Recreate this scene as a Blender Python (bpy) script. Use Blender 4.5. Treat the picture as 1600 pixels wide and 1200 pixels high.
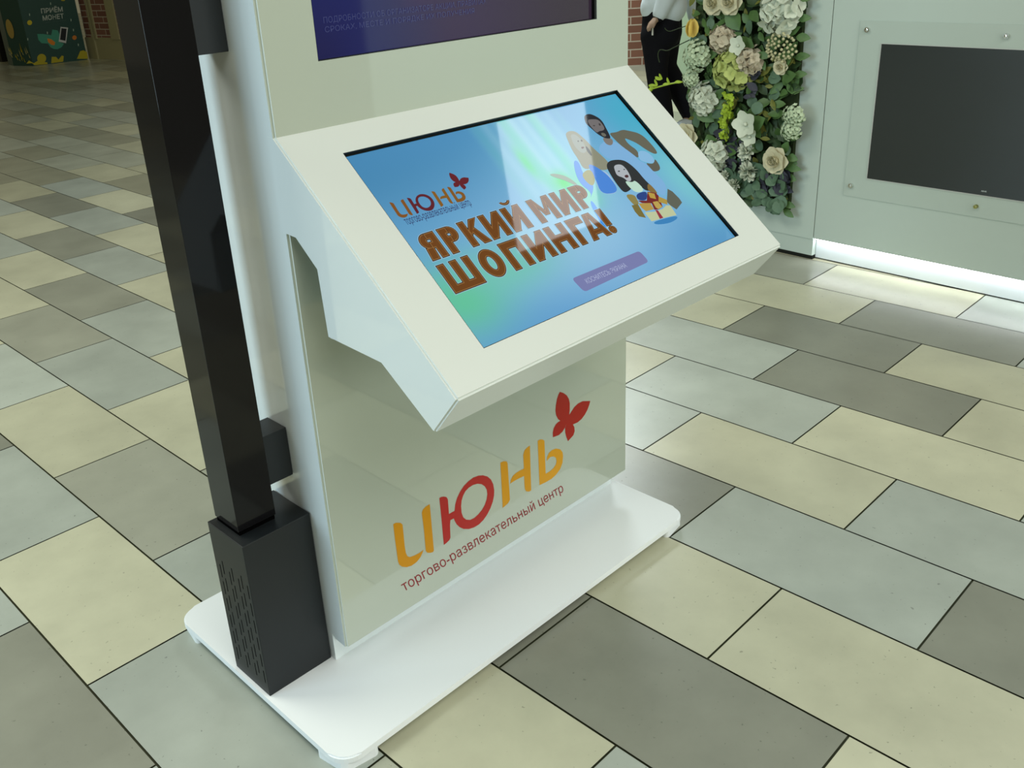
import bpy, bmesh, math, random
from mathutils import Vector, Matrix
from mathutils.geometry import tessellate_polygon
random.seed(7)
SC = bpy.context.scene
for o_ in list(bpy.data.objects): bpy.data.objects.remove(o_)
COL = SC.collection
U = 0.3            # one floor-tile width in metres

# ------------------------------------------------------------------ camera
cam_d = bpy.data.cameras.new('camera'); cam = bpy.data.objects.new('camera', cam_d); COL.objects.link(cam)
R_ = [[0.7025706669469414, -0.709714876782665, -0.05195432242938536],
      [-0.3178464135595357, -0.2476479918158887, -0.9152290038765697],
      [0.6366852560983884, 0.6595265467158423, -0.3995705430133776]]
m4 = Matrix(((R_[0][0], -R_[1][0], -R_[2][0], -1.63887477), (R_[0][1], -R_[1][1], -R_[2][1], -1.10160138),
             (R_[0][2], -R_[1][2], -R_[2][2], 1.37558045), (0, 0, 0, 1)))
cam.matrix_world = m4
cam_d.sensor_fit = 'HORIZONTAL'; cam_d.sensor_width = 36.0
cam_d.lens = 1480.6755 / 1600 * 36.0
cam_d.shift_x = (800 - 764.567) / 1600; cam_d.shift_y = -(600 - 542.466) / 1600
cam_d.clip_start = 0.02; cam_d.clip_end = 200
SC.camera = cam

# ------------------------------------------------------------------ world, lights, exposure
SC.view_settings.view_transform = 'Standard'; SC.view_settings.look = 'None'
SC.view_settings.exposure = 0.0; SC.view_settings.gamma = 1.0; SC.view_settings.use_curve_mapping = False
w = bpy.data.worlds.new('world'); SC.world = w; w.use_nodes = True
bg = w.node_tree.nodes['Background']; bg.inputs[0].default_value = (1.0, 0.92, 0.57, 1); bg.inputs[1].default_value = 0.15

def area(name, loc, target, sx, sy, power, col):
    l = bpy.data.lights.new(name, 'AREA'); l.shape = 'RECTANGLE'; l.size = sx; l.size_y = sy; l.energy = power; l.color = col
    o = bpy.data.objects.new(name, l); COL.objects.link(o); o.location = loc
    d = Vector(target) - Vector(loc); o.rotation_euler = d.to_track_quat('-Z', 'Y').to_euler()
    return o
area('ceiling_panel_main', (-1.5, -2.0, 3.7), (-0.7, -0.5, 0), 1.8, 1.8, 50, (1.0, 1.0, 0.93))
area('fill_front', (0.6, -3.4, 3.6), (0.4, -1.2, 0), 1.6, 1.6, 50, (1.0, 1.0, 0.93))  # added fill to brighten the kiosk front, no known fixture
area('fill_front_low', (-0.6, -5.0, 1.1), (-0.5, 0.0, 0.7), 3.0, 1.8, 75, (0.97, 1.0, 0.93))  # unseen low fill, added to lift the front under the console
area('fill_left_floor', (-1.9, 2.3, 3.6), (-1.5, 1.9, 0), 1.6, 1.6, 80, (1.0, 0.99, 0.84))  # added fill to raise the dim floor on the left
area('fill_left_cool', (-5.2, 1.6, 1.7), (-1, 0.3, 1.1), 2.4, 2.4, 135, (0.68, 0.89, 1.0))  # added cool fill that turns the kiosk side bluish, no known shop
area('ceiling_panel_square', (2.20, -0.43, 3.39), (2.2, -0.43, 0), 0.70, 0.70, 6, (0.95, 1.0, 1.0))
area('ceiling_panel_aisle', (1.9, -3.0, 3.7), (1.6, -0.9, 0), 1.2, 1.2, 38, (0.98, 1.0, 0.90))
area('fill_far', (4.6, 4.4, 3.6), (4.4, 4.0, 0), 1.4, 1.4, 165, (0.9, 1.0, 1.0))  # added fill for the person and the floor beyond, source unseen

# ------------------------------------------------------------------ helpers
def lin(c):
    return tuple(((v / 255) / 12.92 if v <= 10.31 else ((v / 255 + 0.055) / 1.055) ** 2.4) for v in c)
def mat(name, col, rough=0.5, spec=0.5, metal=0.0, coat=0.0, emit=None, estr=1.0, noise=0.0, nscale=6.0, bump=0.0):
    m = bpy.data.materials.new(name); m.use_nodes = True
    nt = m.node_tree; b = nt.nodes['Principled BSDF']
    b.inputs['Base Color'].default_value = (*col, 1); b.inputs['Roughness'].default_value = rough
    b.inputs['Specular IOR Level'].default_value = spec; b.inputs['Metallic'].default_value = metal
    b.inputs['Coat Weight'].default_value = coat; b.inputs['Coat Roughness'].default_value = 0.03; b.inputs['Coat IOR'].default_value = 1.9
    if emit:
        b.inputs['Emission Color'].default_value = (*emit, 1); b.inputs['Emission Strength'].default_value = estr
    if noise or bump:
        tc = nt.nodes.new('ShaderNodeTexCoord'); n = nt.nodes.new('ShaderNodeTexNoise')
        n.inputs['Scale'].default_value = nscale; n.inputs['Detail'].default_value = 5
        nt.links.new(tc.outputs['Object'], n.inputs['Vector'])
        if noise:
            mx = nt.nodes.new('ShaderNodeMix'); mx.data_type = 'RGBA'
            mx.inputs[6].default_value = (*[v * (1 - noise) for v in col], 1)
            mx.inputs[7].default_value = (*[min(1, v * (1 + noise)) for v in col], 1)
            nt.links.new(n.outputs['Fac'], mx.inputs[0]); nt.links.new(mx.outputs[2], b.inputs['Base Color'])
        if bump:
            bp = nt.nodes.new('ShaderNodeBump'); bp.inputs['Strength'].default_value = bump; bp.inputs['Distance'].default_value = 0.002
            nt.links.new(n.outputs['Fac'], bp.inputs['Height']); nt.links.new(bp.outputs['Normal'], b.inputs['Normal'])
    return m
EM = {}
def emat(c):                     # a colour shown on a screen, behind glossy glass
    if c not in EM:
        EM[c] = mat('screen_colour', (0.01, 0.01, 0.01), 0.03, 0.5, emit=lin(c), estr=0.92)
    return EM[c]
DM = {}
def dmat(c, rough=0.5):
    if (c, rough) not in DM: DM[(c, rough)] = mat('print_colour', lin(c), rough, 0.3)
    return DM[(c, rough)]

def link(name, me, m=None, parent=None, loc=None):
    o = bpy.data.objects.new(name, me); COL.objects.link(o)
    if m is not None and me is not None and not me.materials: me.materials.append(m)
    if parent is not None: o.parent = parent
    if loc is not None: o.location = loc
    return o
def fin(name, bm, m=None, parent=None, smooth=False, bevel=0, loc=None, seg=2):
    if bevel:
        bmesh.ops.bevel(bm, geom=list(bm.edges), offset=bevel, segments=seg, affect='EDGES', profile=0.5, clamp_overlap=True)
    bmesh.ops.recalc_face_normals(bm, faces=bm.faces)
    me = bpy.data.meshes.new(name); bm.to_mesh(me); bm.free()
    if smooth:
        for p in me.polygons: p.use_smooth = True
    return link(name, me, m, parent, loc)
def bx(bm, x0, x1, y0, y1, z0, z1):
    v = [bm.verts.new(c) for c in [(x0, y0, z0), (x1, y0, z0), (x1, y1, z0), (x0, y1, z0), (x0, y0, z1), (x1, y0, z1), (x1, y1, z1), (x0, y1, z1)]]
    for f in [(0, 3, 2, 1), (4, 5, 6, 7), (0, 1, 5, 4), (1, 2, 6, 5), (2, 3, 7, 6), (3, 0, 4, 7)]: bm.faces.new([v[i] for i in f])
    return v
def box(name, x0, x1, y0, y1, z0, z1, m, parent=None, bevel=0, **k):
    bm = bmesh.new(); bx(bm, x0, x1, y0, y1, z0, z1); return fin(name, bm, m, parent, bevel=bevel, **k)
def prism_yz(bm, pts, x0, x1):
    a = [bm.verts.new((x0, y, z)) for y, z in pts]; b = [bm.verts.new((x1, y, z)) for y, z in pts]
    n = len(pts); bm.faces.new(a); bm.faces.new(b[::-1])
    for i in range(n): bm.faces.new((a[i], b[i], b[(i + 1) % n], a[(i + 1) % n]))
def prism_xy(bm, pts, z0, z1):
    a = [bm.verts.new((x, y, z0)) for x, y in pts]; b = [bm.verts.new((x, y, z1)) for x, y in pts]
    n = len(pts); bm.faces.new(a[::-1]); bm.faces.new(b)
    for i in range(n): bm.faces.new((a[i], a[(i + 1) % n], b[(i + 1) % n], b[i]))
def rrect(x0, x1, y0, y1, r, n=6):
    P = []
    for cx, cy, a0 in [(x1 - r, y1 - r, 0), (x0 + r, y1 - r, 90), (x0 + r, y0 + r, 180), (x1 - r, y0 + r, 270)]:
        for i in range(n + 1):
            a = math.radians(a0 + 90 * i / n); P.append((cx + r * math.cos(a), cy + r * math.sin(a)))
    return P
def flat(bm, loops, f):
    """fill a planar outline (first loop) with holes (others); f maps 2D to 3D"""
    L = [[Vector((x, y, 0)) for x, y in lp] for lp in loops]
    tris = tessellate_polygon(L); V = [bm.verts.new(f(v.x, v.y)) for lp in L for v in lp]
    for t in tris:
        try: bm.faces.new([V[i] for i in t])
        except ValueError: pass
def empty(name, loc=(0, 0, 0), rz=0.0, parent=None):
    o = bpy.data.objects.new(name, None); COL.objects.link(o); o.location = loc; o.rotation_euler = (0, 0, rz); o.empty_display_size = 0.1
    if parent: o.parent = parent
    return o
def tag(o, label=None, cat=None, group=None, kind=None):
    if label: o['label'] = label
    if cat: o['category'] = cat
    if group: o['group'] = group
    if kind: o['kind'] = kind
    return o
def struct(o, label=None): o['kind'] = 'structure'; (label and o.__setitem__('label', label)); return o
def ring(cx, cy, rx, ry, tx, ty, a0_=0, a1_=360, n=20):
    o = []
    for i in range(n):
        A = [math.radians(a0_ + (a1_ - a0_) * k / n) for k in (i, i + 1)]
        o.append(((cx + rx * math.cos(A[0]), cy + ry * math.sin(A[0])), (cx + rx * math.cos(A[1]), cy + ry * math.sin(A[1])),
                  (cx + (rx - tx) * math.cos(A[1]), cy + (ry - ty) * math.sin(A[1])), (cx + (rx - tx) * math.cos(A[0]), cy + (ry - ty) * math.sin(A[0]))))
    return o
def text_bm(bm, body, p0, p1, ph, f, bold=0.0, hh=0.73):
    """lettering between baseline points p0-p1 (2D); ph = point at letter height above p0; f maps 2D to 3D"""
    c = bpy.data.curves.new('t', 'FONT'); c.resolution_u = 3
    o = bpy.data.objects.new('t', c); COL.objects.link(o)
    def mesh(s, off=0.0):
        c.body = s; c.offset = off; bpy.context.view_layer.update()
        me = bpy.data.meshes.new_from_object(o.evaluated_get(bpy.context.evaluated_depsgraph_get()))
        r = ([tuple(v.co) for v in me.vertices], [tuple(p.vertices) for p in me.polygons]); bpy.data.meshes.remove(me); return r
    parts = []
    for i, ch in enumerate(body):
        if ch == ' ': continue
        V0, _ = mesh(ch); VP, _ = mesh(body[:i + 1]); dx = max(v[0] for v in VP) - max(v[0] for v in V0) if i else 0.0
        if ch.lower() in 'ньы':      # built from plain strokes
            xs = [v[0] for v in V0]; w_, h_ = max(xs), max(v[1] for v in V0); s_ = .088 * (1.1 if ch.isupper() else 1); l_ = min(xs)
            Q = [[(l_, 0), (l_ + s_, 0), (l_ + s_, h_), (l_, h_)]]
            if ch.lower() == 'н': Q += [[(w_ - s_, 0), (w_, 0), (w_, h_), (w_ - s_, h_)], [(l_, h_ * .44), (w_, h_ * .44), (w_, h_ * .59), (l_, h_ * .59)]]
            else:
                r_ = h_ * .30; e_ = (w_ if ch.lower() == 'ь' else w_ - s_ * 2.1) - r_
                Q += [[(l_, 0), (e_, 0), (e_, s_ * .9), (l_, s_ * .9)], [(l_, 2 * r_ - s_ * .9), (e_, 2 * r_ - s_ * .9), (e_, 2 * r_), (l_, 2 * r_)]] + [list(q) for q in ring(e_, r_, r_, r_, s_, s_ * .9, -90, 90, 8)]
                if ch.lower() == 'ы': Q.append([(w_ - s_, 0), (w_, 0), (w_, h_), (w_ - s_, h_)])
            V = [p for q in Q for p in q]; F = [tuple(range(4 * k, 4 * k + 4)) for k in range(len(Q))]
        else: V, F = mesh(ch, bold)
        parts.append(([(v[0] + dx, v[1]) for v in V], F))
    x0 = min(v[0] for V, F in parts for v in V); x1 = max(v[0] for V, F in parts for v in V)
    p0 = Vector(p0); p1 = Vector(p1); ph = Vector(ph); ex = p1 - p0; ey = ph - p0
    for V, F in parts:
        B = [bm.verts.new(f(*(p0 + ex * ((v[0] - x0) / (x1 - x0)) + ey * (v[1] / hh)))) for v in V]
        for p in F:
            try: bm.faces.new([B[k] for k in p])
            except ValueError: pass
    bpy.data.objects.remove(o); bpy.data.curves.remove(c)
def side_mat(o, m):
    """give the left and right faces of a shell a paler white with the cool side light put in"""
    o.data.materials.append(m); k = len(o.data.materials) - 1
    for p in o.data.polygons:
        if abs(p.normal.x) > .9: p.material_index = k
def cut(o, boxes):
    """cut rectangular recesses (8-corner lists) into a mesh, then throw the cutters away"""
    bm = bmesh.new()
    for cs in boxes:
        v = [bm.verts.new(c) for c in cs]
        for f in [(0, 3, 2, 1), (4, 5, 6, 7), (0, 1, 5, 4), (1, 2, 6, 5), (2, 3, 7, 6), (3, 0, 4, 7)]: bm.faces.new([v[i] for i in f])
    bmesh.ops.recalc_face_normals(bm, faces=bm.faces)
    me = bpy.data.meshes.new('c'); bm.to_mesh(me); bm.free(); c = bpy.data.objects.new('c', me); COL.objects.link(c)
    par = o.parent; o.parent = None
    md = o.modifiers.new('b', 'BOOLEAN'); md.object = c; md.operation = 'DIFFERENCE'; md.solver = 'EXACT'
    bpy.context.view_layer.update()
    nm = bpy.data.meshes.new_from_object(o.evaluated_get(bpy.context.evaluated_depsgraph_get()))
    o.modifiers.clear(); o.data = nm; o.parent = par
    bpy.data.objects.remove(c); bpy.data.meshes.remove(me)

# traced lettering and picture outlines, in metres on the surface they are printed on
LOGO={'i1':[[0.3001,0.3103],[0.3071,0.3102],[0.3181,0.3043],[0.323,0.2975],[0.3228,0.2706],[0.3226,0.2443],[0.3237,0.2282],[0.3265,0.2191],[0.3326,0.2132],[0.346,0.2105],[0.3583,0.2099],[0.3699,0.2114],[0.3663,0.2056],[0.3595,0.1979],[0.3489,0.1922],[0.335,0.1907],[0.3222,0.194],[0.311,0.2015],[0.3047,0.2094],[0.302,0.2189],[0.3014,0.2422],[0.3004,0.2734]],'i2':[[0.397,0.3096],[0.3969,0.2552],[0.3969,0.1953],[0.3941,0.1923],[0.3867,0.1943],[0.3786,0.1991],[0.3752,0.2054],[0.3757,0.257],[0.3743,0.2996],[0.3774,0.3055],[0.3851,0.3088]],'yu':[[0.4236,0.311],[0.4287,0.3113],[0.436,0.3087],[0.4428,0.3042],[0.4462,0.2972],[0.4461,0.2802],[0.4459,0.2606],[0.4547,0.2608],[0.462,0.2604],[0.4654,0.2755],[0.4718,0.2882],[0.4817,0.2993],[0.4929,0.3075],[0.5066,0.3124],[0.5212,0.3148],[0.5361,0.3125],[0.5493,0.3075],[0.5623,0.2984],[0.5725,0.286],[0.5782,0.2719],[0.5804,0.2555],[0.5789,0.2422],[0.5739,0.2281],[0.5657,0.2156],[0.5554,0.205],[0.5424,0.1963],[0.5282,0.192],[0.5128,0.1922],[0.4984,0.1958],[0.4839,0.2035],[0.4726,0.2139],[0.4646,0.2258],[0.4599,0.2373],[0.4583,0.2436],[0.4484,0.2439],[0.4464,0.2326],[0.4445,0.2014],[0.441,0.1972],[0.4329,0.1949],[0.425,0.1935],[0.4248,0.2184],[0.4246,0.2638]],'yuh':[[0.4811,0.2625],[0.4838,0.2757],[0.4894,0.2857],[0.4969,0.293],[0.5068,0.2966],[0.5187,0.2974],[0.5319,0.2945],[0.5439,0.2876],[0.553,0.2779],[0.5583,0.2667],[0.5591,0.2548],[0.5559,0.2428],[0.5496,0.2323],[0.5401,0.2238],[0.5286,0.2182],[0.5163,0.2153],[0.5039,0.2164],[0.4926,0.2229],[0.4849,0.2327],[0.4812,0.246]],'n1':[[0.6036,0.3143],[0.6137,0.3135],[0.6231,0.3085],[0.6256,0.3024],[0.6261,0.2649],[0.6271,0.2075],[0.6209,0.2018],[0.612,0.1994],[0.6032,0.1974],[0.6036,0.247]],'n2':[[0.6983,0.3161],[0.6975,0.2659],[0.6966,0.1989],[0.6893,0.1989],[0.6804,0.204],[0.6766,0.2107],[0.6755,0.2232],[0.6756,0.2472],[0.659,0.2485],[0.6443,0.249],[0.6302,0.2479],[0.6331,0.257],[0.6405,0.264],[0.6512,0.2667],[0.663,0.2671],[0.676,0.266],[0.6758,0.285],[0.6755,0.3015],[0.6802,0.3112],[0.6881,0.3148]],'b':[[0.7242,0.3169],[0.7315,0.3172],[0.7405,0.3134],[0.7464,0.3076],[0.7466,0.2684],[0.747,0.2197],[0.7615,0.2196],[0.7742,0.2223],[0.7827,0.2283],[0.7856,0.2369],[0.7834,0.2462],[0.7754,0.2535],[0.7648,0.2567],[0.7521,0.2516],[0.7537,0.2615],[0.7603,0.2697],[0.7711,0.2723],[0.7855,0.2701],[0.7992,0.2618],[0.8072,0.2505],[0.8088,0.2391],[0.8063,0.2229],[0.7975,0.2094],[0.783,0.201],[0.7669,0.1969],[0.7448,0.1972],[0.7249,0.1994],[0.7246,0.2588]],'fly':[[0.8029,0.4107],[0.8152,0.4028],[0.8263,0.3926],[0.8336,0.3805],[0.8364,0.3676],[0.8359,0.3512],[0.8337,0.3388],[0.8422,0.345],[0.8521,0.3521],[0.8652,0.3557],[0.8816,0.3556],[0.91,0.3452],[0.9059,0.3362],[0.8997,0.3264],[0.8895,0.3168],[0.8774,0.3099],[0.8628,0.307],[0.8458,0.3085],[0.8508,0.2997],[0.8518,0.288],[0.847,0.2793],[0.8273,0.2714],[0.8218,0.2848],[0.8184,0.2984],[0.8181,0.3105],[0.8228,0.3192],[0.8175,0.3117],[0.8089,0.3047],[0.7961,0.3013],[0.7754,0.3041],[0.7752,0.3161],[0.7788,0.3265],[0.7865,0.3338],[0.7941,0.3359],[0.8023,0.336],[0.7944,0.3439],[0.7886,0.3556],[0.7865,0.3681],[0.7882,0.3815],[0.7925,0.3961],[0.7978,0.4056]]}
TAG=[[0.3088,0.1399],[0.8087,0.1423],[0.3026,0.1609]]
PICT=[('light_curtain',(150,215,225),[[0.6221,0.0803],[0.73,0.0782],[0.7236,0.1272],[0.7052,0.1887],[0.6543,0.2549],[0.6052,0.2409],[0.5934,0.1754],[0.6067,0.1234]]),('light_curtain',(120,215,190),[[0.6324,0.1539],[0.6484,0.1515],[0.6618,0.1967],[0.6605,0.2282],[0.6301,0.2324],[0.6215,0.2065]]),('light_curtain',(80,210,150),[[0.6305,0.2042],[0.6618,0.1967],[0.691,0.2045],[0.6819,0.2246],[0.6493,0.2346],[0.6211,0.2268]]),('man_shirt',(125,178,222),[[0.7907,0.1731],[0.8092,0.1648],[0.8253,0.1613],[0.845,0.1679],[0.8585,0.1881],[0.8678,0.2035],[0.8662,0.2255],[0.8799,0.2365],[0.8821,0.2613],[0.8876,0.296],[0.8591,0.319],[0.8489,0.307],[0.8398,0.2719],[0.8314,0.2404],[0.8271,0.2136],[0.7943,0.2051],[0.7864,0.1867]]),('man_jacket',(98,98,84),[[0.8483,0.1466],[0.8696,0.1498],[0.8909,0.1469],[0.9078,0.1552],[0.9258,0.1648],[0.935,0.1812],[0.936,0.2205],[0.9234,0.2243],[0.9095,0.2086],[0.8996,0.1868],[0.8844,0.1726],[0.8772,0.1674],[0.875,0.1843],[0.8862,0.2045],[0.87,0.2229],[0.8641,0.2059],[0.8522,0.1805],[0.8487,0.1588]]),('man_sleeve',(135,188,225),[[0.8845,0.2041],[0.9064,0.2096],[0.9126,0.2286],[0.9019,0.2432],[0.8797,0.234],[0.8694,0.2245]]),('man_hand',(92,90,78),[[0.879,0.2347],[0.8912,0.2413],[0.9017,0.2414],[0.9146,0.2309],[0.9078,0.2604],[0.8816,0.2611],[0.8808,0.2515]]),('man_neck',(125,120,115),[[0.821,0.1522],[0.8405,0.1569],[0.8443,0.1656],[0.8308,0.1765],[0.817,0.1706]]),('man_hair',(20,24,38),[[0.8179,0.0969],[0.8249,0.0925],[0.8348,0.0914],[0.8429,0.0938],[0.8507,0.1015],[0.8555,0.1092],[0.856,0.1199],[0.8512,0.1346],[0.8474,0.1481],[0.8422,0.1599],[0.8331,0.1583],[0.8254,0.1539],[0.8202,0.1468],[0.8169,0.1409],[0.8139,0.1298],[0.811,0.1188],[0.8096,0.1107]]),('man_face',(112,108,110),[[0.8215,0.1042],[0.8347,0.1058],[0.849,0.1097],[0.8505,0.1226],[0.8471,0.1349],[0.8375,0.1379],[0.8284,0.1364],[0.8179,0.1398],[0.8159,0.1277],[0.8161,0.1147]]),('man_mouth',(105,105,95),[[0.8286,0.141],[0.8373,0.1444],[0.8372,0.1509],[0.8295,0.1527],[0.825,0.148]]),('man_eye',(66,64,66),[[0.8234,0.1196],[0.8294,0.1204],[0.8273,0.1234],[0.8227,0.1228]]),('man_eye',(55,52,58),[[0.8426,0.1181],[0.8465,0.1204],[0.8427,0.126],[0.8388,0.1238]]),('woman_hair',(140,142,122),[[0.7377,0.1239],[0.7473,0.1194],[0.7585,0.1195],[0.7683,0.1243],[0.7724,0.1355],[0.7763,0.15],[0.7776,0.1672],[0.7818,0.1835],[0.7866,0.2031],[0.786,0.2181],[0.7694,0.2253],[0.7509,0.2204],[0.7406,0.2111],[0.7132,0.2104],[0.7211,0.1814],[0.7225,0.1636],[0.7314,0.1392]]),('woman_face',(148,158,150),[[0.7486,0.1273],[0.7612,0.129],[0.7639,0.1385],[0.7666,0.1481],[0.7613,0.1632],[0.7572,0.1723],[0.7456,0.1756],[0.7394,0.1715],[0.7363,0.1595],[0.7394,0.1453]]),('woman_eye',(62,60,62),[[0.7547,0.1439],[0.7583,0.1454],[0.7549,0.1484],[0.7525,0.1472]]),('woman_eye',(62,50,52),[[0.7642,0.1437],[0.7674,0.1464],[0.7647,0.1501],[0.7611,0.1486]]),('woman_dark_hair',(45,56,62),[[0.7641,0.1601],[0.7664,0.167],[0.7639,0.1789],[0.7587,0.1876],[0.756,0.1782],[0.7587,0.1676]]),('woman_mouth',(95,60,62),[[0.7497,0.1603],[0.7578,0.1608],[0.7573,0.1641],[0.7489,0.1658]]),('woman_top',(165,195,225),[[0.7486,0.2184],[0.7661,0.23],[0.7598,0.2667],[0.7435,0.2793],[0.7086,0.2694],[0.7208,0.2352]]),('woman_jacket',(75,145,225),[[0.7074,0.1832],[0.7175,0.1893],[0.7031,0.2201],[0.7113,0.2326],[0.7056,0.2515],[0.6739,0.2729],[0.6893,0.2605],[0.6794,0.2375],[0.6869,0.2123]]),('woman_jacket',(70,135,220),[[0.7306,0.2031],[0.7429,0.2028],[0.7602,0.2319],[0.7598,0.2667],[0.7448,0.278],[0.7086,0.2694],[0.724,0.236]]),('woman_blouse',(150,150,95),[[0.701,0.216],[0.7318,0.2104],[0.724,0.236],[0.7024,0.2506],[0.6962,0.2319]]),('woman_arm',(140,160,145),[[0.6261,0.1976],[0.6413,0.1994],[0.6634,0.2127],[0.6733,0.2357],[0.6673,0.2381],[0.6515,0.2196],[0.6319,0.2059]]),('blue_ribbon',(60,150,235),[[0.6739,0.2729],[0.6764,0.287],[0.6625,0.3389],[0.6394,0.3511],[0.6571,0.3241],[0.6624,0.2895]]),('girl_hair',(32,38,44),[[0.7748,0.2146],[0.7929,0.2066],[0.8208,0.2111],[0.834,0.22],[0.8419,0.2432],[0.8413,0.2704],[0.8464,0.2919],[0.8427,0.2999],[0.822,0.294],[0.8187,0.2841],[0.8072,0.2737],[0.7813,0.2825],[0.7639,0.2829],[0.7635,0.2616],[0.7681,0.2326]]),('girl_face',(175,182,188),[[0.7934,0.2194],[0.8151,0.2215],[0.8176,0.2367],[0.8146,0.2486],[0.8079,0.2631],[0.7958,0.2634],[0.7939,0.2521],[0.7811,0.2432],[0.7857,0.2319]]),('girl_mouth',(70,30,40),[[0.7981,0.2478],[0.8094,0.2473],[0.8081,0.2541],[0.7983,0.2542]]),('girl_eye',(60,64,70),[[0.7925,0.2337],[0.7983,0.2343],[0.7968,0.237],[0.7911,0.2362]]),('girl_eye',(60,64,70),[[0.8097,0.2337],[0.8138,0.2339],[0.8131,0.2364],[0.8086,0.2362]]),('girl_blouse',(190,225,205),[[0.7901,0.2582],[0.8046,0.2676],[0.817,0.2638],[0.821,0.2928],[0.7933,0.2921],[0.7875,0.2718]]),('girl_sleeve',(140,130,75),[[0.7628,0.2861],[0.7862,0.2928],[0.7822,0.3076],[0.7788,0.3154],[0.7661,0.3152],[0.7636,0.3092]]),('girl_sleeve',(130,105,55),[[0.844,0.2766],[0.8476,0.2995],[0.8435,0.31],[0.8247,0.2957]]),('girl_skirt',(25,62,132),[[0.7902,0.293],[0.822,0.294],[0.8156,0.3047],[0.8024,0.3134],[0.7829,0.3069]]),('red_gift',(115,22,28),[[0.7822,0.3076],[0.8041,0.3139],[0.824,0.2964],[0.8419,0.3051],[0.8431,0.3126],[0.8307,0.3377],[0.8149,0.3401],[0.8047,0.3371],[0.8104,0.3229],[0.7875,0.3153]]),('dark_gift',(92,96,84),[[0.8805,0.3051],[0.8871,0.3142],[0.8901,0.3334],[0.8884,0.3438],[0.8597,0.3534],[0.8526,0.3406],[0.8511,0.3311]]),('gold_gift',(185,155,65),[[0.8234,0.298],[0.837,0.3055],[0.83,0.3178],[0.8182,0.3109]]),('gold_gift',(175,148,62),[[0.8417,0.314],[0.8554,0.327],[0.8471,0.3372],[0.8303,0.3251]]),('gold_gift',(190,162,80),[[0.8158,0.3209],[0.8294,0.3227],[0.8299,0.3375],[0.8156,0.3394],[0.8123,0.334]]),('gold_gift',(180,150,72),[[0.7785,0.3135],[0.8077,0.3212],[0.8046,0.3362],[0.7812,0.3345],[0.7773,0.3254]]),('olive_gift',(120,108,52),[[0.7579,0.3127],[0.7755,0.3144],[0.7719,0.3308],[0.7684,0.3472],[0.7547,0.3395],[0.7541,0.3273]]),('white_gift',(192,202,160),[[0.7758,0.3355],[0.8006,0.3411],[0.8265,0.3418],[0.8422,0.3375],[0.8526,0.3406],[0.8482,0.3643],[0.8199,0.3611],[0.7749,0.3578],[0.7754,0.3423]]),('gift_ribbon',(150,40,60),[[0.8064,0.3376],[0.8118,0.341],[0.8101,0.3598],[0.7996,0.3593]]),('blue_shadow',(50,130,190),[[0.7768,0.3601],[0.8185,0.3624],[0.8468,0.3656],[0.8445,0.3721],[0.8142,0.3751],[0.7781,0.3675]])]  # the dark patch beside the woman's face is her hair
BUTTON=[[0.5041,0.4035],[0.6918,0.4035],[0.6938,0.43],[0.5089,0.4347]]
BTXT=[[0.5279,0.4232],[0.6375,0.4207],[0.5312,0.4159]]
LAFF=[[0.29178,0.00869],[0.02363,-0.28554],[0.1798,0.2496]]
STAG=[[0.2775,0.2123],[0.4206,0.2157],[0.2775,0.2048]]
HEAD=[('Я',0.276,0.3126),('Р',0.3197,0.3555),('К',0.3643,0.4085),('И',0.4121,0.4582),('Й',0.465,0.5095),('М',0.5302,0.584),('И',0.5908,0.6347),('Р',0.6415,0.6794),('Ш',0.2744,0.3427),('О',0.3538,0.3999),('П',0.4101,0.4588),('И',0.4671,0.5155),('Н',0.5222,0.57),('Г',0.5784,0.6171),('А',0.6087,0.6631),('!',0.6665,0.6776)]
UP1=[[0.2785,1.2592],[0.5493,1.2571],[0.278,1.2685]]
UP2=[[0.2792,1.2453],[0.5481,1.2439],[0.2784,1.2541]]
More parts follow.
